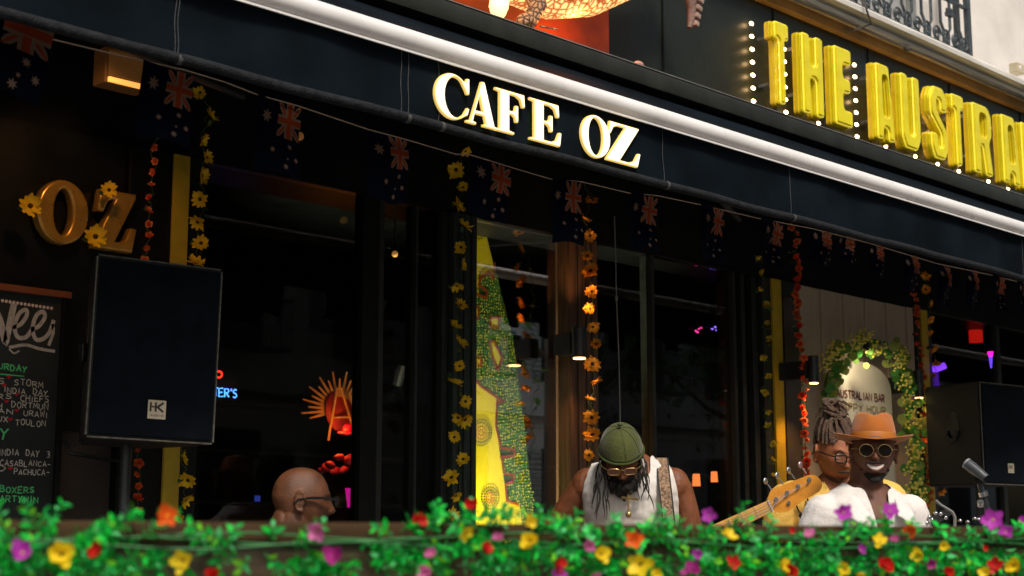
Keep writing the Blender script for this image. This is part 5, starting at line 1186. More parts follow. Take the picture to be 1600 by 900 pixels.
# green cap: head shell + sewn panel seams, button, band
M_cap = mat('olive_green_cap_cotton', (.062, .072, .010), .85, var=.25, scale=12, bump=.3, bscale=150, sheen=.2)
M_capd = mat('dark_olive_seam', (.045, .065, .012), .85, var=.2)
mb = MB()
def capk(v): return v.z > .018-.10*v.y
headgrid(mb, hT, off=.012, keep=capk, n=64, k=48); cp = mb.obj('cap', M_cap, T, True); sm_ = cp.modifiers.new('thickness', 'SOLIDIFY'); sm_.thickness = .003
for q in range(8):
    a = 2*PI*q/8+.2; mb = MB(); pts = []
    for i in range(12):
        th = .08+i*.105; d = Vector((math.sin(th)*math.cos(a), math.sin(th)*math.sin(a), math.cos(th))); v = headpt(d, 0, .0135)
        if capk(v): pts.append(hT(v))
    mb.tube(pts, .0009, 5); mb.obj('cap_seam', M_capd, T, True)
mb = MB(); mb.ell(hT((0, 0, .134)), (.010, .010, .006), 10, 6); mb.obj('cap_button', M_capd, T, True)
mb = MB(); pts = []
for i in range(41):
    a = 2*PI*i/40
    lo, hi = .2, 2.4
    for _ in range(18):
        md = (lo+hi)/2; v = headpt(Vector((math.sin(md)*math.cos(a), math.sin(md)*math.sin(a), math.cos(md))), 0, .014)
        if capk(v): lo = md
        else: hi = md
    pts.append(hT(v))
mb.tube(pts, .0042, 6); mb.obj('cap_band', M_capd, T, True)
mb = MB(); headgrid(mb, hT, off=.006, jit=.003, keep=lambda v: v.z < -.045 and v.y < .03 and not (abs(v.x) < .02 and -.072 < v.z < -.062 and v.y < -.08)); mb.obj('beard', M_hair, T, True)
mb = MB(); [mb.ell(hT(q), r_, 12, 8, rot=hM) for q, r_ in (((0, -.080, -.105), (.040, .026, .030)), ((.028, -.065, -.10), (.03, .024, .032)), ((-.028, -.065, -.10), (.03, .024, .032)), ((0, -.072, -.135), (.026, .02, .028)))]; remesh(mb, .004, M_hair, 'beard', T, 1, wrinkle(.010, 45, 2))
lens_frames(T, hT, .023, M_gr, mat('amber_lens', (.20, .07, .03), .1, var=0, bump=0), y=-.112, z=-.002, square=True, zs=.62, rim=.0015)
for sg in (-1, 1):
    mb = MB(); mb.tube([hT((sg*.079, -.055, .012)), hT((sg*.083, -.065, -.015)), hT((sg*.084, -.072, -.045))], .0032, 6); mb.obj('white_temple', M_white, T, True)
rnd = random.Random(9)
for i in range(26):
    sg = -1 if i < 15 else 1; x0 = sg*rnd.uniform(.060, .080); y0 = rnd.uniform(-.06, .03)
    p0 = hT((x0, y0, rnd.uniform(-.02, .03))); L = rnd.uniform(.10, .23) if sg < 0 else rnd.uniform(.09, .20); pts = [p0]; d = Vector((sg*rnd.uniform(-.25, .8), rnd.uniform(-.5, -.1), -1)); wob = rnd.uniform(0, 6)
    q = Vector(p0)
    for k in range(9):
        d = d.lerp(Vector((rnd.uniform(-.45, .45), -.03, -1)), .30); q = q+d.normalized()*L/9+Vector((.004*math.sin(k*1.3+wob), 0, 0)); q.y = min(q.y, -.222 if q.z < 1.40 else q.y); pts.append(q.copy())
    mb = MB(); mb.tube(pts, [.0032]*5+[.0026]*3+[.002, .001], 5); mb.obj('dreadlock', M_hair, T, True)
mb = MB(); mb.tube([(-.07, -.08, 1.47), (-.04, -.19, 1.39), (-.005, -.218, 1.345), (.03, -.195, 1.39), (.06, -.09, 1.47)], .0022, 5); mb.tube([(-.005, -.218, 1.345), (-.005, -.218, 1.275)], .004, 5); mb.tube([(-.03, -.216, 1.335), (.035, -.214, 1.328)], .005, 6); mb.ell((-.005, -.218, 1.27), (.011, .006, .013), 10, 6); mb.obj('necklace', M_gold2, T, True)

# ---- bass guitar of that man
b0 = atD(985, 893, 6.0); b1 = atD(1203, 791, 5.95); b2 = atD(1280, 755, 5.93)
BG = thing('bass_guitar', 'bass guitar with pale orange maple neck and headstock rising behind the flowers', 'bass guitar', b0)
ux = (b2-b0).normalized(); un = (CAM-b1).normalized(); un = (un-ux*un.dot(ux)).normalized(); uv = un.cross(ux)
if uv.z < 0: uv = -uv
G3 = lambda a, b, c: b0+ux*a+uv*b*1.2+un*c
M_map = mat('orange_maple_wood', (.72, .29, .03), .28, var=.18, scale=10, bump=.04, stretch=(2, 2, 2), coat=.5)
M_fing = mat('pale_maple_fingerboard', (.74, .38, .08), .3, var=.15, scale=14, bump=.03, coat=.3)
Ln = (b1-b0).length; Lt = (b2-b0).length; bo = [(-.30, .02), (-.28, .12), (-.18, .165), (-.06, .13), (.02, .12), (.12, .17), (.20, .13), (.10, .05), (.08, -.03), (.14, -.12), (.06, -.15), (-.04, -.11), (-.14, -.14), (-.25, -.13), (-.30, -.07)]
mb = MB(); mb.prism(rounded(bo, .06), lambda a, b: G3(a-.12, b, .02), lambda a, b: G3(a-.12, b, -.025)); part('body', mb, mat('sunburst_guitar_lacquer', (.25, .09, .03), .15, var=.2, coat=1), BG)
def neckw(a): return .026+(.019-.026)*max(0, min(1, a/Ln))
mb = MB(); mb.prism([(0, -.028), (Ln, -.0195), (Ln, .0195), (0, .028)], lambda a, b: G3(a, b, .028), lambda a, b: G3(a, b*.7, .006)); part('neck', mb, M_map, BG)
mb = MB(); mb.prism([(0.02, -.028), (Ln, -.0195), (Ln, .0195), (.02, .028)], lambda a, b: G3(a, b, .033), lambda a, b: G3(a, b, .0282)); part('fingerboard', mb, M_fing, BG)
for i in range(1, 13):
    a = Ln*(1-(1-2**(-i/12))*1.75)
    if a > .03:
        mb = MB(); mb.tube([G3(a, -neckw(a), .034), G3(a, neckw(a), .034)], .0012, 5); part('fret', mb, M_chr, BG)
mb = MB(); mb.box((0, 0, 0), (.005, .041, .010)); mb.v = [tuple(G3(Ln+.003+v[0], v[1], .034+v[2])) for v in mb.v]; part('nut', mb, mat('bone_white', (.6, .55, .42), .4), BG)
hsL = Lt-Ln
hp = [(Ln+.006, -.0205), (Ln+.02, -.030), (Ln+.05, -.040), (Ln+hsL*.55, -.030), (Ln+hsL*.95, -.024), (Ln+hsL*1.06, -.004), (Ln+hsL*1.02, .025), (Ln+hsL*.9, .038), (Ln+hsL*.5, .042), (Ln+.035, .046), (Ln+.016, .036), (Ln+.006, .0205)]
mb = MB(); mb.prism(rounded(hp, .012), lambda a, b: G3(a, b, .026), lambda a, b: G3(a, b, .009)); part('headstock', mb, M_map, BG)
for k in range(4):
    a = Ln+hsL*(.16+.235*k); b = .012+.004*k-(.0 if k else .0)
    mb = MB(); mb.tube([G3(a, b, .0262), G3(a, b, .030)], .0085, 14); mb.tube([G3(a, b, .030), G3(a, b, .042)], .0055, 12); part('tuner_post', mb, M_chr, BG, True)
    q0 = G3(a, .044, .016); mb = MB(); mb.tube([q0, G3(a-.004, .066, .016)], .0030, 6); mb.ell(G3(a-.006, .078, .016), (.013, .006, .014), 12, 8); part('tuner_key', mb, M_chr if k < 3 else mat('pinkish_chrome', (.6, .4, .42), .25, metal=.7), BG, True)
    mb = MB(); mb.tube([G3(a+.01, -.02, .012), G3(a+.008, -.058, .012)], .003, 6); mb.ell(G3(a+.008, -.066, .012), (.012, .005, .012), 10, 6); part('tuner_key', mb, mat('blackened_metal', (.02, .02, .02), .3, metal=.5), BG, True) if k in (1, 2) else 0
    y0 = -.013+.0087*k
    mb = MB(); mb.tube([G3(0, y0*1.35, .040), G3(Ln, y0, .040), G3(a, b-.006, .036)], .0009+.0002*(3-k), 4); part('string', mb, M_chr, BG)
mb = MB(); mb.tube([G3(Ln+hsL*.34, -.015, .0262), G3(Ln+hsL*.34, -.015, .034)], .0075, 12); part('string_retainer', mb, M_chr, BG, True)
# strap over the shoulder
M_strap = mat('patterned_strap_weave', (.24, .15, .09), .8, var=.85, scale=110, bump=.4, bscale=150); M_strape = mat('strap_black_edge', (.02, .02, .02), .8)
W2 = T.matrix_basis.copy()
sp = [(.115, .12, 1.35), (.118, .07, 1.445), (.122, .0, 1.492), (.126, -.07, 1.475), (.132, -.120, 1.40), (.140, -.148, 1.32), (.148, -.160, 1.22), (.152, -.172, 1.10), (.12, -.19, 1.0)]
pts = []; Pv = [Vector(q)+Vector((0, -.052 if q[2] < 1.44 and q[1] < 0 else (-.02 if q[1] < .01 else 0), 0)) for q in sp]
for i in range(len(Pv)-1):
    a0, a1, a2, a3 = Pv[max(i-1, 0)], Pv[i], Pv[i+1], Pv[min(i+2, len(Pv)-1)]
    for j in range(5): t = j/5; pts.append(.5*((2*a1)+(a2-a0)*t+(2*a0-5*a1+4*a2-a3)*t*t+(3*a1-a0-3*a2+a3)*t**3))
for nm, w0, w1, d_, mm in (('strap', -.020, .020, .0, M_strap), ('strap_edge', -.025, -.0195, .001, M_strape), ('strap_edge', .0195, .025, .001, M_strape)):
    mb = MB(); vs = []
    for i, q in enumerate(pts):
        tg = (pts[min(i+1, len(pts)-1)]-pts[max(0, i-1)]).normalized(); sd_ = Vector((1, 0, 0)); sd_ = (sd_-tg*sd_.dot(tg)).normalized(); nn = sd_.cross(tg).normalized()
        if nn.y > 0 and i > 12: nn = -nn
        for w in (w0, w1): vs += [q+sd_*w+nn*(.0025+d_), q+sd_*w-nn*.0015]
    n = len(pts); fs = []
    for i in range(n-1):
        a = i*4; b = a+4; fs += [(a, a+2, b+2, b), (a+1, b+1, b+3, a+3), (a, b, b+1, a+1), (a+2, a+3, b+3, b+2)]
    mb.add([W2 @ v for v in vs], fs); part(nm, mb, mm, BG)

# ---- man in the mustard hat, white shirt, smiling
p = atD(1350, 705, 5.75); loc = Vector((p.x, p.y, 0)); zh = p.z; s2 = zh/1.62
T = thing('person', 'smiling man in mustard felt hat, round sunglasses and white open collar shirt', 'person', loc, facing(p, .42)); T.scale = (s2, s2, s2)
SK2 = skin('dark_brown_skin', (.135, .046, .021))
hT, hM = HT((0.02, -.045, 1.620), nod=.02, turn=-.36, tilt=.03, s=1.08)
mb = MB(); torso(mb, 0, 0, .90); legs(mb); headgrid(mb, hT, 1); ears(mb, hT); mb.cap((0, .0, 1.44), (0, -.02, 1.56), .070, .062)
mb.ell((-.150, 0, 1.38), (.065, .06, .065)); mb.ell((.150, 0, 1.38), (.065, .06, .065)); arm(mb, (-.17, 0, 1.37), (-.26, .03, 1.12), (-.24, -.14, .92)); arm(mb, (.17, 0, 1.37), (.25, .03, 1.12), (.24, -.12, .92))
hand(mb, (-.24, -.14, .92), (0, -.3, -1), (1, 0, 0), .35, 1); hand(mb, (.24, -.12, .92), (0, -.3, -1), (-1, 0, 0), .35, -1)
remesh(mb, .0046, SK2, 'body', T, 1); lower(T)
M_lin = mat('white_linen_shirt', (.76, .72, .69), .85, var=.05, scale=14, bump=.25, bscale=110)
def shirtcut(v):
    if v.z < .86: return False
    vd = 1.23+abs(v.x-.005)*5.2
    if v.y < -.015 and v.z > vd and abs(v.x) < .08: return False
    if v.z > 1.475+.0*abs(v.x) and abs(v.x) < .085: return False
    return True
mb = MB(); torso(mb, .020, 0, .90); mb.ell((-.160, 0, 1.375), (.072, .070, .080)); mb.ell((.160, 0, 1.375), (.072, .070, .080)); mb.cap((-.06, .01, 1.435), (-.16, 0, 1.375), .060, .058); mb.cap((.06, .01, 1.435), (.16, 0, 1.375), .060, .058)
arm(mb, (-.175, 0, 1.37), (-.27, .03, 1.12), (0, 0, 0), g=.028, upto=1); arm(mb, (.175, 0, 1.37), (.26, .03, 1.12), (0, 0, 0), g=.028, upto=1)
sh = remesh(mb, .007, M_lin, 'shirt', T, 3, chain(cut(shirtcut), wrinkle(.007, 6, 3))); q = sh.modifiers.new('thickness', 'SOLIDIFY'); q.thickness = .003
def collar(m_, T, sx=1, lift=0, w=.045, zt=1.475, vz=1.30):
    for sg in (-1, 1):
        path = [(0, .085, zt+.015), (sg*.055, .060, zt+.012), (sg*.078, .005, zt), (sg*.072, -.055, zt-.035), (sg*.055, -.102, zt-.085), (sg*.045, -.125, zt-.125)]
        out = [(0, .112, zt-.030), (sg*.085, .095, zt-.035), (sg*.128, .01, zt-.045), (sg*.125, -.060, zt-.080), (sg*.130, -.110, zt-.115), (sg*.090, -.138, zt-.165)]
        mb = MB(); vs = []
        for a, b in zip(path, out):
            a, b = Vector(a), Vector(b); md = a.lerp(b, .35)+Vector((0, 0, .018)); vs += [Vector((q_.x*1.12, q_.y*1.28-.010, q_.z+.010)) for q_ in (a, md, b)]
        mb.add(vs, [(3*i, 3*i+1, 3*i+4, 3*i+3) for i in range(5)]+[(3*i+1, 3*i+2, 3*i+5, 3*i+4) for i in range(5)])
        o = mb.obj('collar', m_, T, True); q = o.modifiers.new('s', 'SUBSURF'); q.levels = q.render_levels = 2; q = o.modifiers.new('t', 'SOLIDIFY'); q.thickness = .004
collar(M_lin, T)
mb = MB(); mb.tube([(.075, -.02, 1.46), (.055, -.105, 1.38), (.020, -.135, 1.28), (.0, -.14, 1.255), (-.02, -.135, 1.28), (-.055, -.10, 1.38), (-.07, -.02, 1.46)], .0022, 5); mb.obj('necklace', M_gold2, T, True)
# hat
M_hat = mat('mustard_wool_felt', (.38, .105, .004), .85, var=.12, scale=10, bump=.15, bscale=220, sheen=.3); M_hatb = mat('mustard_ribbon_band', (.40, .14, .015), .6, var=.1, bump=.1, bscale=200, stretch=(1, 1, 12))
hz = .036; tl_ = Matrix.Rotation(-.05, 3, 'X')
def hatpt(v): return hT(tl_ @ Vector(v)+Vector((0, .008, hz)))
mb = MB(); n = 48; rr = [.074, .086, .103, .120, .132, .135]; vs = []; fs = []
for i, r_ in enumerate(rr):
    for j in range(n):
        a = 2*PI*j/n; k = (r_-.074)/.061; lift = .022*k*k*abs(math.cos(a))**1.5-.010*k*k*abs(math.sin(a))+.004*k
        vs.append(hatpt(((r_+.006)*math.cos(a)*1.0, r_*1.12*math.sin(a)+.0, lift)))
for i in range(len(rr)-1):
    for j in range(n): fs.append((i*n+j, i*n+(j+1) % n, (i+1)*n+(j+1) % n, (i+1)*n+j))
mb.add(vs, fs); o = mb.obj('hat_brim', M_hat, T, True); q = o.modifiers.new('t', 'SOLIDIFY'); q.thickness = .004
mb = MB(); vs = []; fs = []; prof = [(.000, 1.0), (.022, 1.0), (.045, .97), (.070, .91), (.090, .85), (.100, .72), (.102, .52), (.094, .28), (.088, .02)]
for i, (z, k) in enumerate(prof):
    for j in range(n):
        a = 2*PI*j/n; x = .080*k*math.cos(a); y = .092*k*math.sin(a)
        zz = z; 
        if z > .05: pinch = math.exp(-((y+.062)/.035)**2)*(z/.10); x *= 1-.38*pinch; zz -= .014*math.exp(-(x/.022)**2)*(z/.10)+.010*max(0, y/.09)
        vs.append(hatpt((x, y, zz)))
for i in range(len(prof)-1):
    for j in range(n): fs.append((i*n+j, i*n+(j+1) % n, (i+1)*n+(j+1) % n, (i+1)*n+j))
fs.append(tuple((len(prof)-1)*n+j for j in range(n))); mb.add(vs, fs); mb.obj('hat_crown', M_hat, T, 70)
mb = MB(); vs = []; fs = []
for i, (z, k) in enumerate(((.001, 1.025), (.004, 1.03), (.024, 1.025), (.026, 1.01))):
    for j in range(n): a = 2*PI*j/n; vs.append(hatpt((.080*k*math.cos(a), .092*k*math.sin(a), z)))
for i in range(3):
    for j in range(n): fs.append((i*n+j, i*n+(j+1) % n, (i+1)*n+(j+1) % n, (i+1)*n+j))
mb.add(vs, fs); mb.obj('hat_band', M_hatb, T, 70)
lens_frames(T, hT, .0245, M_gr, M_dl, y=-.112, ex=.032, z=-.004, zs=.90, rim=.0013)
# smile: teeth set in a dark mouth, lips
mb = MB(); vs = []; N = 12
for i in range(N+1):
    t = -1+2*i/N; x = .029*t; y = -.1105+.015*t*t; vs += [hT((x, y, -.0565+.007*t*t)), hT((x, y-.0003, -.0715+.0125*t*t))]
mb.add(vs, [(2*i, 2*i+2, 2*i+3, 2*i+1) for i in range(N)]); mb.obj('teeth', mat('white_teeth', (.72, .66, .58), .3, var=.05, scale=200), T)
M_lip = mat('dark_lip', (.14, .045, .035), .45)
mb = MB(); mb.tube([hT((.033*t, -.1115+.018*t*t, -.0545+.009*t*t)) for t in [i/6-1 for i in range(13)]], [.001+.0035*(1-abs(i/6-1)) for i in range(13)], 8); mb.obj('upper_lip', M_lip, T, True)
mb = MB(); mb.tube([hT((.032*t, -.1105+.018*t*t, -.0750+.021*t*t)) for t in [i/6-1 for i in range(13)]], [.001+.0045*(1-abs(i/6-1)) for i in range(13)], 8); mb.obj('lower_lip', M_lip, T, True)
M_beard = mat('black_short_beard', (.010, .007, .005), .8, var=.5, scale=80, bump=.8, bscale=300)
def bk(v):
    if v.y > .015 or v.z > -.035: return False
    ax = abs(v.x); mz = ((v.x/.038)**2+((v.z+.066)/.020)**2) < 1 and v.y < 0
    if mz: return False
    return v.z < -.083 or (ax > .044 and v.z < -.066) or (ax > .028 and ax < .036 and v.z < -.045 and v.y < -.06) 
mb = MB(); headgrid(mb, hT, 1, off=.0035, jit=.0012, keep=bk, n=110, k=90); mb.obj('beard', M_beard, T, True)
mb = MB(); mb.ell(hT((0, -.090, -.106)), (.022, .012, .012), 14, 8, rot=hM); mb.obj('beard', M_beard, T, True)
mb = MB(); mb.tube([hT((.028*t, -.115+.015*t*t, -.0485+.002*t*t)) for t in [i/5-1 for i in range(11)]], [.002+.0015*(1-abs(i/5-1)) for i in range(11)], 6); mb.obj('moustache', M_beard, T, True)

# ---- man with dreadlock bun and yellow shirt behind him
p = atD(1306, 706, 6.3); loc = Vector((p.x, p.y, 0)); s3 = p.z/1.60
T = thing('person', 'man with brown dreadlocks tied up, black glasses and yellow shirt, looking down to the right', 'person', loc, facing(p, .10)); T.scale = (s3, s3, s3)
SK3 = skin('light_brown_skin', (.34, .115, .045))
hT, hM = HT((-.005, -.055, 1.595), nod=.28, turn=.34, tilt=.06, s=1.06)
mb = MB(); torso(mb); legs(mb); headgrid(mb, hT, .4); ears(mb, hT); mb.cap((0, .0, 1.44), (0, -.03, 1.54), .064, .058)
mb.ell((-.175, 0, 1.40), (.065, .06, .065)); mb.ell((.175, 0, 1.40), (.065, .06, .065)); arm(mb, (-.20, 0, 1.39), (-.27, -.02, 1.12), (-.16, -.22, .98)); arm(mb, (.20, 0, 1.39), (.25, .03, 1.12), (.2, -.16, .96))
hand(mb, (-.16, -.22, .98), (.6, -.4, -.3), (.3, .6, 0), .7, 1); hand(mb, (.2, -.16, .96), (-.3, -.5, -.6), (-.6, .3, 0), .7, -1)
remesh(mb, .0046, SK3, 'body', T, 1); lower(T)
M_ysh = mat('butter_yellow_shirt_cotton', (.74, .46, .09), .85, var=.08, scale=14, bump=.25, bscale=120)
def ycut(v):
    if v.z < .86: return False
    if v.y < -.015 and v.z > 1.33+abs(v.x)*2.8 and abs(v.x) < .09: return False
    return not (v.z > 1.475 and abs(v.x) < .085)
mb = MB(); torso(mb, .022); mb.ell((-.178, 0, 1.40), (.082, .078, .082)); mb.ell((.178, 0, 1.40), (.082, .078, .082)); mb.cap((-.07, .01, 1.435), (-.18, 0, 1.40), .066, .06); mb.cap((.07, .01, 1.435), (.18, 0, 1.40), .066, .06)
arm(mb, (-.205, 0, 1.39), (-.28, -.02, 1.12), (0, 0, 0), g=.028, upto=1); arm(mb, (.205, 0, 1.39), (.26, .03, 1.12), (0, 0, 0), g=.028, upto=1)
sh = remesh(mb, .007, M_ysh, 'shirt', T, 3, chain(cut(ycut), wrinkle(.008, 6, 11))); q = sh.modifiers.new('thickness', 'SOLIDIFY'); q.thickness = .003
collar(M_ysh, T)
lens_frames(T, hT, .023, M_br, M_cl, y=-.112, z=-.002, square=True, zs=.72, rim=.0034)
mb = MB(); headgrid(mb, hT, off=.007, keep=lambda v: v.z > .045+.0*v.y and (v.y > -.075 or v.z > .07) or (v.y > .03 and v.z > -.06), jit=.002); mb.obj('hair', M_dread, T, True)
mb = MB(); headgrid(mb, hT, .4, off=.003, jit=.001, keep=lambda v: (v.z < -.088 and v.y < 0) , n=90, k=70); mb.obj('beard', mat('greying_stubble', (.10, .07, .05), .9, var=.6, scale=150), T, True)
mb = MB(); mb.tube([hT((.030*t, -.121+.018*t*t, -.051-.006*t*t)) for t in [i/5-1 for i in range(11)]], [.003+.003*(1-abs(i/5-1)) for i in range(11)], 6); mb.obj('moustache', mat('dark_moustache', (.03, .02, .015), .8), T, True)
for sg in (-1, 1): mb = MB(); mb.tube([hT((sg*.014, -.104, .020)), hT((sg*.034, -.101, .027)), hT((sg*.052, -.088, .020))], [.002, .0035, .001], 6); mb.obj('eyebrow', M_hair, T, True)
rnd = random.Random(21); bun = Vector((-.020, .030, .150))
for i in range(44):
    a = rnd.uniform(0, 2*PI); th = rnd.uniform(.7, 1.45); d = Vector((math.sin(th)*math.cos(a), math.sin(th)*math.sin(a), math.cos(th)))
    v0 = headpt(d, 0, .008)
    if v0.y < -.06 and v0.z < .05: continue
    if v0.y < .0 and v0.z < .03: continue
    mid = v0.lerp(bun, .5); mid = mid.normalized()*(max(mid.length, .128)+rnd.uniform(0, .016)); e = bun+Vector((rnd.uniform(-.02, .02), rnd.uniform(-.02, .02), rnd.uniform(-.02, .0)))
    pts = [hT(v0), hT(v0.lerp(mid, .5).normalized()*(v0.lerp(mid, .5).length+.008)), hT(mid), hT(e)]
    mb = MB(); mb.tube(pts, [.0055, .0065, .0065, .006], 6); mb.obj('dreadlock', M_dread, T, True)
for i in range(22):
    a = rnd.uniform(0, 2*PI); t0 = rnd.uniform(-.5, .5); pts = []
    for k in range(10):
        q = a+k*.55; rr_ = .040+.012*math.sin(k*1.7+i); pts.append(hT(bun+Vector((rr_*math.cos(q), rr_*.8*math.sin(q), .015+.028*math.sin(q*.9+t0)+.012*t0))))
    mb = MB(); mb.tube(pts, .0055, 6); mb.obj('dreadlock', M_dread, T, True)
for i in range(12):
    s0 = hT(bun+Vector((rnd.uniform(-.03, .03), .02, .01))); out = Vector((rnd.uniform(-.10, .10), rnd.uniform(-.02, .06), rnd.uniform(-.08, .03)))
    mb = MB(); mb.tube([s0, s0+out*.5+Vector((0, 0, .03)), s0+out], [.0055, .005, .003], 6); mb.obj('dreadlock', M_dread, T, True)

# ---- bald man in profile at the left, sitting on a bar stool
p = atD(462, 780, 5.25); loc = Vector((p.x, p.y, 0)); zt_ = p.z
T = thing('person', 'bald man with black glasses in profile facing right, seen above the rail', 'person', loc, facing(p, R(97)))
SK4 = skin('medium_brown_skin', (.12, .044, .018))
# seated: hips at .72, head centre at zt_
dz = zt_-1.64; hT, hM = HT((0, -.02, zt_), nod=.08, turn=.0, s=1.0)
mb = MB(); mb.loft([((0, cy+.0, z+dz), rx, ry) for z, rx, ry, cy in TORSO[1:]], 28, pw=2.3); headgrid(mb, hT, n=96, k=72); ears(mb, hT); mb.cap((0, .015, 1.44+dz), (0, -.0, 1.58+dz), .066, .062); mb.ell((0, .040, zt_-.08), (.05, .04, .06))
for sg in (-1, 1):
    mb.ell((sg*.175, 0, 1.40+dz), (.065, .06, .065)); arm(mb, (sg*.20, 0, 1.39+dz), (sg*.24, -.04, 1.12+dz), (sg*.13, -.26, 1.06+dz)); hand(mb, (sg*.13, -.26, 1.06+dz), (0, -1, 0), (0, 0, -1), .3, -sg)
    mb.cap((sg*.09, 0, .93+dz), (sg*.11, -.42, .88+dz), .085, .06); mb.cap((sg*.11, -.42, .88+dz), (sg*.11, -.36, .40+dz), .058, .042)
remesh(mb, .0046, SK4, 'body', T, 1)
M_dsh = mat('charcoal_shirt_cotton', (.02, .02, .024), .85, var=.3)
mb = MB(); mb.loft([((0, cy, z+dz), rx+.018, ry+.018) for z, rx, ry, cy in TORSO[1:9]], 24, pw=2.3)
for sg in (-1, 1): mb.ell((sg*.175, 0, 1.40+dz), (.08, .075, .08)); arm(mb, (sg*.20, 0, 1.39+dz), (sg*.24, -.04, 1.12+dz), (0, 0, 0), g=.02, upto=1)
remesh(mb, .008, M_dsh, 'shirt', T, 3, wrinkle(.008, 8, 5))
mb = MB()
for sg in (-1, 1): mb.cap((sg*.09, 0, .93+dz), (sg*.11, -.42, .88+dz), .098, .072); mb.cap((sg*.11, -.42, .88+dz), (sg*.11, -.37, .46+dz), .07, .055)
mb.ell((0, .01, .94+dz), (.17, .13, .10)); remesh(mb, .012, M_jean, 'trousers', T, 3)
for sg in (-1, 1): mb = MB(); mb.ell((sg*.11, -.40, .37+dz), (.045, .13, .045), 14, 8); mb.obj('shoe', M_shoe, T, True)
lens_frames(T, hT, .021, M_br, M_cl, y=-.116, z=.000, square=True, zs=.80, rim=.0028)
for sg in (-1, 1): mb = MB(); mb.tube([hT((sg*.056, -.108, .006)), hT((sg*.079, -.07, .008)), hT((sg*.086, -.02, .004)), hT((sg*.087, .016, -.004))], [.004, .0045, .0045, .004], 6); mb.obj('glasses_temple', M_br, T, True)
mb = MB(); headgrid(mb, hT, off=.003, jit=.001, keep=lambda v: v.y < -.055 and v.z < -.048 and not (((v.x/.022)**2+((v.z+.067)/.012)**2) < 1) and abs(v.x) < .036, n=100, k=80); mb.obj('beard', M_beard, T, True)
rz = T.rotation_euler.z; BS = thing('bar_stool', 'dark wooden bar stool under the bald man', 'stool', loc, rz); zs = .83+dz
mb = MB(); mb.tube([(0, 0, zs-.04), (0, 0, zs)], .18, 24); mb.obj('seat', M_roomf, BS, True)
for a in range(4): q = PI/4+a*PI/2; mb = MB(); mb.tube([(.12*math.cos(q), .12*math.sin(q), zs-.04), (.2*math.cos(q), .2*math.sin(q), .0)], .014, 8); mb.obj('leg', M_black, BS, True)
mb = MB(); mb.tube([(.17*math.cos(R(a)), .17*math.sin(R(a)), .25) for a in range(0, 361, 15)], .010, 6); mb.obj('foot_ring', M_black, BS, True)
# ================================================================== RAIL AND FOREGROUND GARLAND
RA = atD(-120, 813, 2.10); RB_ = atD(1720, 824, 3.15); RZ = 1.2+.031
RA.z = RB_.z = 0; ru = (RB_-RA).normalized(); RL_ = (RB_-RA).length; rn = Vector((ru.y, -ru.x, 0))
if rn.dot(CAM-RA) < 0: rn = -rn
ext = .8
RT = thing('wooden_rail_barrier', 'dark brown wooden barrier in the foreground draped with artificial flowers', 'barrier', RA-ru*ext, math.atan2(ru.y, ru.x))
# local frame: x along rail, -y towards the camera
Lr = RL_+2*ext
mb = MB(); mb.bb(0, Lr, -.004, .11, RZ-.028, RZ, bev=.005); mb.obj('top_rail', M_railtop, RT, 40)
mb = MB(); mb.bb(0, Lr, .012, .03, RZ-.092, RZ-.0285, bev=.003); mb.obj('upper_board', mat('olive_brown_front_board', (.06, .04, .02), .35, var=.4, scale=7, bump=.2, stretch=(.7, 9, 9)), RT, 40)
for i in range(8):
    mb = MB(); z1 = RZ-.088-i*.145; mb.bb(0, Lr, .016+.002*(i % 2), .04, z1-.148, z1, bev=.004); mb.obj('board', M_rail, RT, 40)
for i in range(5):
    x = .3+i*(Lr-.6)/4; mb = MB(); mb.bb(x, x+.07, .042, .11, 0, RZ-.0285); mb.obj('post', M_rail, RT)

def atR(px, py, off=.0):
    d = ray(px, py); o = RA+rn*off; t = (o-CAM).dot(rn)/d.dot(rn); return CAM+d*t
GF = thing('foreground_garland', 'artificial garland of bright green leaves and coloured blossoms draped along the front rail', 'garland', atR(800, 845))
rnd = random.Random(33)
LM = [leafmat('plastic_leaf_bright', (.012, .64, .065), .25, .3), leafmat('plastic_leaf_deep', (.005, .34, .05), .3, .25), leafmat('plastic_leaf_pale', (.10, .62, .20), .2, .3), leafmat('plastic_leaf_lime', (.22, .70, .03), .2, .3)]
LMM = [leafmesh('leaf', .027, .0145, m) for m in LM]
def top(px): return top0(px)+7
def top0(px):        # upper outline of the leaf band, read off the photograph
    K = [(-100, 812), (0, 818), (60, 812), (140, 822), (200, 835), (240, 820), (330, 852), (430, 845), (500, 836), (540, 844), (600, 818), (650, 800), (700, 790), (760, 786), (800, 795), (850, 806), (900, 812), (1000, 816), (1060, 812), (1100, 822), (1160, 816), (1220, 824), (1300, 826), (1340, 812), (1400, 800), (1440, 818), (1500, 825), (1560, 815), (1620, 808), (1720, 812)]
    for (a, b), (c, d) in zip(K[:-1], K[1:]):
        if a <= px <= c: return b+(d-b)*(px-a)/(c-a)
    return 815
def bot(px):
    K = [(-100, 880), (0, 875), (140, 870), (180, 862), (330, 880), (400, 876), (520, 875), (560, 850), (700, 880), (860, 870), (920, 890), (1100, 880), (1300, 880), (1720, 885)]
    for (a, b), (c, d) in zip(K[:-1], K[1:]):
        if a <= px <= c: return b+(d-b)*(px-a)/(c-a)
    return 870
leaves = []; stems = MB()
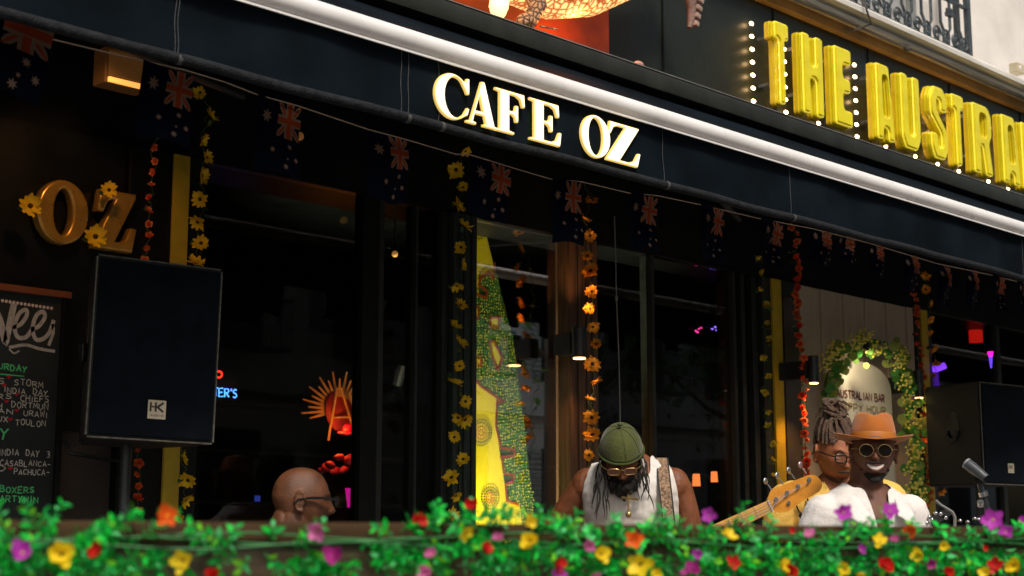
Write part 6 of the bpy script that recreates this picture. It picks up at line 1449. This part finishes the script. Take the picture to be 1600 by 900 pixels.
def sprig(p0, d, L, gap=.0095, sc=1, droop=.6):
    pts = [p0]; p = Vector(p0); d = Vector(d).normalized(); n = max(3, int(L/gap)); sd_ = d.cross(rn).normalized()
    ph = rnd.uniform(0, 6)
    for i in range(n):
        d = (d+Vector((0, 0, -droop*gap*5))+Vector((rnd.gauss(0, .05), rnd.gauss(0, .05), rnd.gauss(0, .05)))).normalized(); p = p+d*gap; pts.append(p.copy())
        for k in (-1, 1):
            a = ph+i*1.4; side = (d.orthogonal().normalized()); side = Matrix.Rotation(a, 3, d) @ side*k
            ld = (d*.55+side).normalized(); nrm = (d*.6-side*.4+rn*.5+Vector((rnd.gauss(0, .3), rnd.gauss(0, .3), rnd.gauss(0, .3)))).normalized()
            x = ld.cross(nrm).normalized(); z = x.cross(ld); leaves.append((p.copy(), Matrix((x, ld, z)).transposed(), sc*rnd.uniform(.7, 1.2)*(1-.35*i/n), rnd.choices((0, 1, 2, 3), (5, 6, 2, 1))[0]))
    stems.tube(pts, .0011, 4, caps=False)
# running stems
for row in range(3):
    pts = [atR(x, 845+6*math.sin(x*.013+row*2)+row*7-7, .015+.012*row) for x in range(-140, 1741, 40)]; stems.tube(pts, .0018, 5)
px = -110
while px < 1720:
    t, b = top(px), bot(px); thin = 180 < px < 470 or 530 < px < 590; dens = .55 if thin else 1.0; dep = ((atR(px, 845)-CAM).dot(fw))
    for k in range(3 if not thin else 1):
        y = rnd.uniform(t+14, b+4)
        if thin: y = rnd.uniform(846, 872) if px > 300 else rnd.uniform(852, 880)
        p0 = atR(px+rnd.uniform(-6, 6), y, rnd.uniform(.0, .045)); upb = (y-t)/max(10, b-t)
        d = ru*rnd.uniform(-1, 1)+rn*rnd.uniform(.0, .5)+Vector((0, 0, rnd.uniform(.1, .9) if upb < .45 else rnd.uniform(-1.1, .2)))
        sprig(p0, d, rnd.uniform(.03, .06) if upb > .3 else min(.04, (y-t)*dep/FPX), sc=.80)
    px += 9.5/dens*1.0
for x, L in ((20, .05), (120, .06), (205, .07), (345, .07), (500, .05), (690, .07), (760, .05), (905, .07), (1045, .05), (1110, .09), (1165, .1), (1270, .08), (1345, .11), (1500, .1), (1535, .11), (1470, .06), (1590, .08)):
    sprig(atR(x, 862, .03), ru*rnd.uniform(-.3, .3)+rn*.1+Vector((0, 0, -1)), L*.8, sc=.7)
for x, y, dx, dz_ in ((150, 845, .9, .8), (215, 843, 1.0, .85), (150, 838, .5, .3), (1140, 836, .3, .5), (360, 850, -1, .5)):
    sprig(atR(x, y, .03), ru*dx+Vector((0, 0, dz_)), .07, sc=.85, droop=.1)
so_ = part('stem', stems, mat('garland_plastic_stem', (.015, .16, .03), .5), GF)
leaves.sort(key=lambda q: -q[2]/((q[0]-CAM).length))
leaves = [q for q in leaves]
inv = GF.matrix_basis.inverted()
for p, M_, s, mi in leaves[:300]:
    o = bpy.data.objects.new('leaf', LMM[mi]); COL.objects.link(o); o.parent = GF; o.matrix_local = inv @ (Matrix.Translation(p) @ M_.to_4x4() @ Matrix.Scale(s, 4))
mb = MB(); base = [v.co.copy() for v in LMM[0].vertices]; bf = [list(f.vertices) for f in LMM[0].polygons]
for p, M_, s, mi in leaves[300:]: mb.add([inv @ (p+M_ @ (v*s)) for v in base], bf, mi)
o = mb.obj('leaves', LM, GF, 60); o['kind'] = 'stuff'; print('leaves', len(leaves))
FC = {'y': leafmat('blossom_yellow', (.85, .62, .015), .1, .25), 'p': leafmat('blossom_purple', (.50, .05, .48), .15, .3), 'k': leafmat('blossom_pink', (.70, .18, .45), .15, .3), 'm': leafmat('blossom_magenta', (.38, .02, .22), .15, .3), 'r': leafmat('blossom_red', (.62, .015, .012), .15, .25), 'o': leafmat('blossom_flame', (.80, .12, .01), .2, .25)}
FCT = {'y': M_ctr, 'p': leafmat('blossom_centre_yellow', (.6, .5, .05)), 'k': MATS['blossom_centre_yellow'], 'm': M_ctr, 'r': M_ctr, 'o': FC['y']}
NM = {'y': 'yellow', 'p': 'purple', 'k': 'pink', 'm': 'magenta', 'r': 'red', 'o': 'red'}
FM = {c: [flowermesh(NM[c]+'_blossom', .02, [FC[c], FCT[c]], 'pansy', s*7+ord(c)) for s in range(3)] for c in FC}
FL = [(36, 866, 'p', 52), (98, 868, 'y', 52), (153, 862, 'r', 38), (288, 876, 'y', 46), (262, 806, 'o', 46), (338, 899, 'r', 40), (498, 828, 'k', 42), (524, 874, 'm', 46), (676, 868, 'k', 30), (667, 892, 'k', 34), (650, 812, 'r', 34), (740, 792, 'r', 34), (727, 830, 'y', 34), (756, 862, 'r', 38), (780, 842, 'k', 28), (824, 815, 'y', 36), (829, 846, 'y', 40), (868, 881, 'r', 38), (873, 899, 'p', 26), (918, 850, 'k', 28), (938, 868, 'y', 42), (992, 845, 'o', 34), (1003, 882, 'y', 42), (1024, 899, 'y', 30), (1090, 865, 'p', 24), (1082, 891, 'm', 34), (1134, 838, 'y', 34), (1146, 880, 'r', 24), (1110, 806, 'p', 30), (1266, 836, 'k', 24), (1318, 802, 'p', 32), (1390, 800, 'p', 32), (1424, 822, 'o', 34), (1374, 848, 'y', 32), (1343, 860, 'p', 26), (1398, 843, 'k', 18), (1219, 886, 'y', 40), (1237, 888, 'r', 30), (1318, 890, 'y', 34), (1383, 885, 'r', 36), (1438, 867, 'y', 34), (1475, 853, 'y', 24), (1455, 880, 'm', 20), (1482, 893, 'r', 24), (1552, 813, 'p', 36), (1572, 832, 'p', 24), (1585, 885, 'y', 34), (1556, 883, 'r', 34), (1540, 896, 'y', 28), (1540, 857, 'r', 14), (1598, 815, 'p', 22), (1345, 898, 'y', 20), (1240, 830, 'r', 16), (930, 898, 'k', 20), (1005, 0, None, 0)]
rnd = random.Random(77)
for x, y, c, sz in FL:
    if not c: continue
    p = atR(x, y, .065); dep = (p-CAM).dot(fw); s = sz*dep/FPX/2/.02*rnd.uniform(.85, 1.12)
    o = place(rnd.choice(FM[c]), NM[c]+'_blossom', GF, p, look(TOCAM(p)+Vector((rnd.uniform(-.8, .8), rnd.uniform(-.4, .4), rnd.uniform(-.5, .6))), rnd.uniform(0, 6)), s)
sprig(atR(1108, 826, .04), Vector((0, 0, 1)), .015, sc=.7)
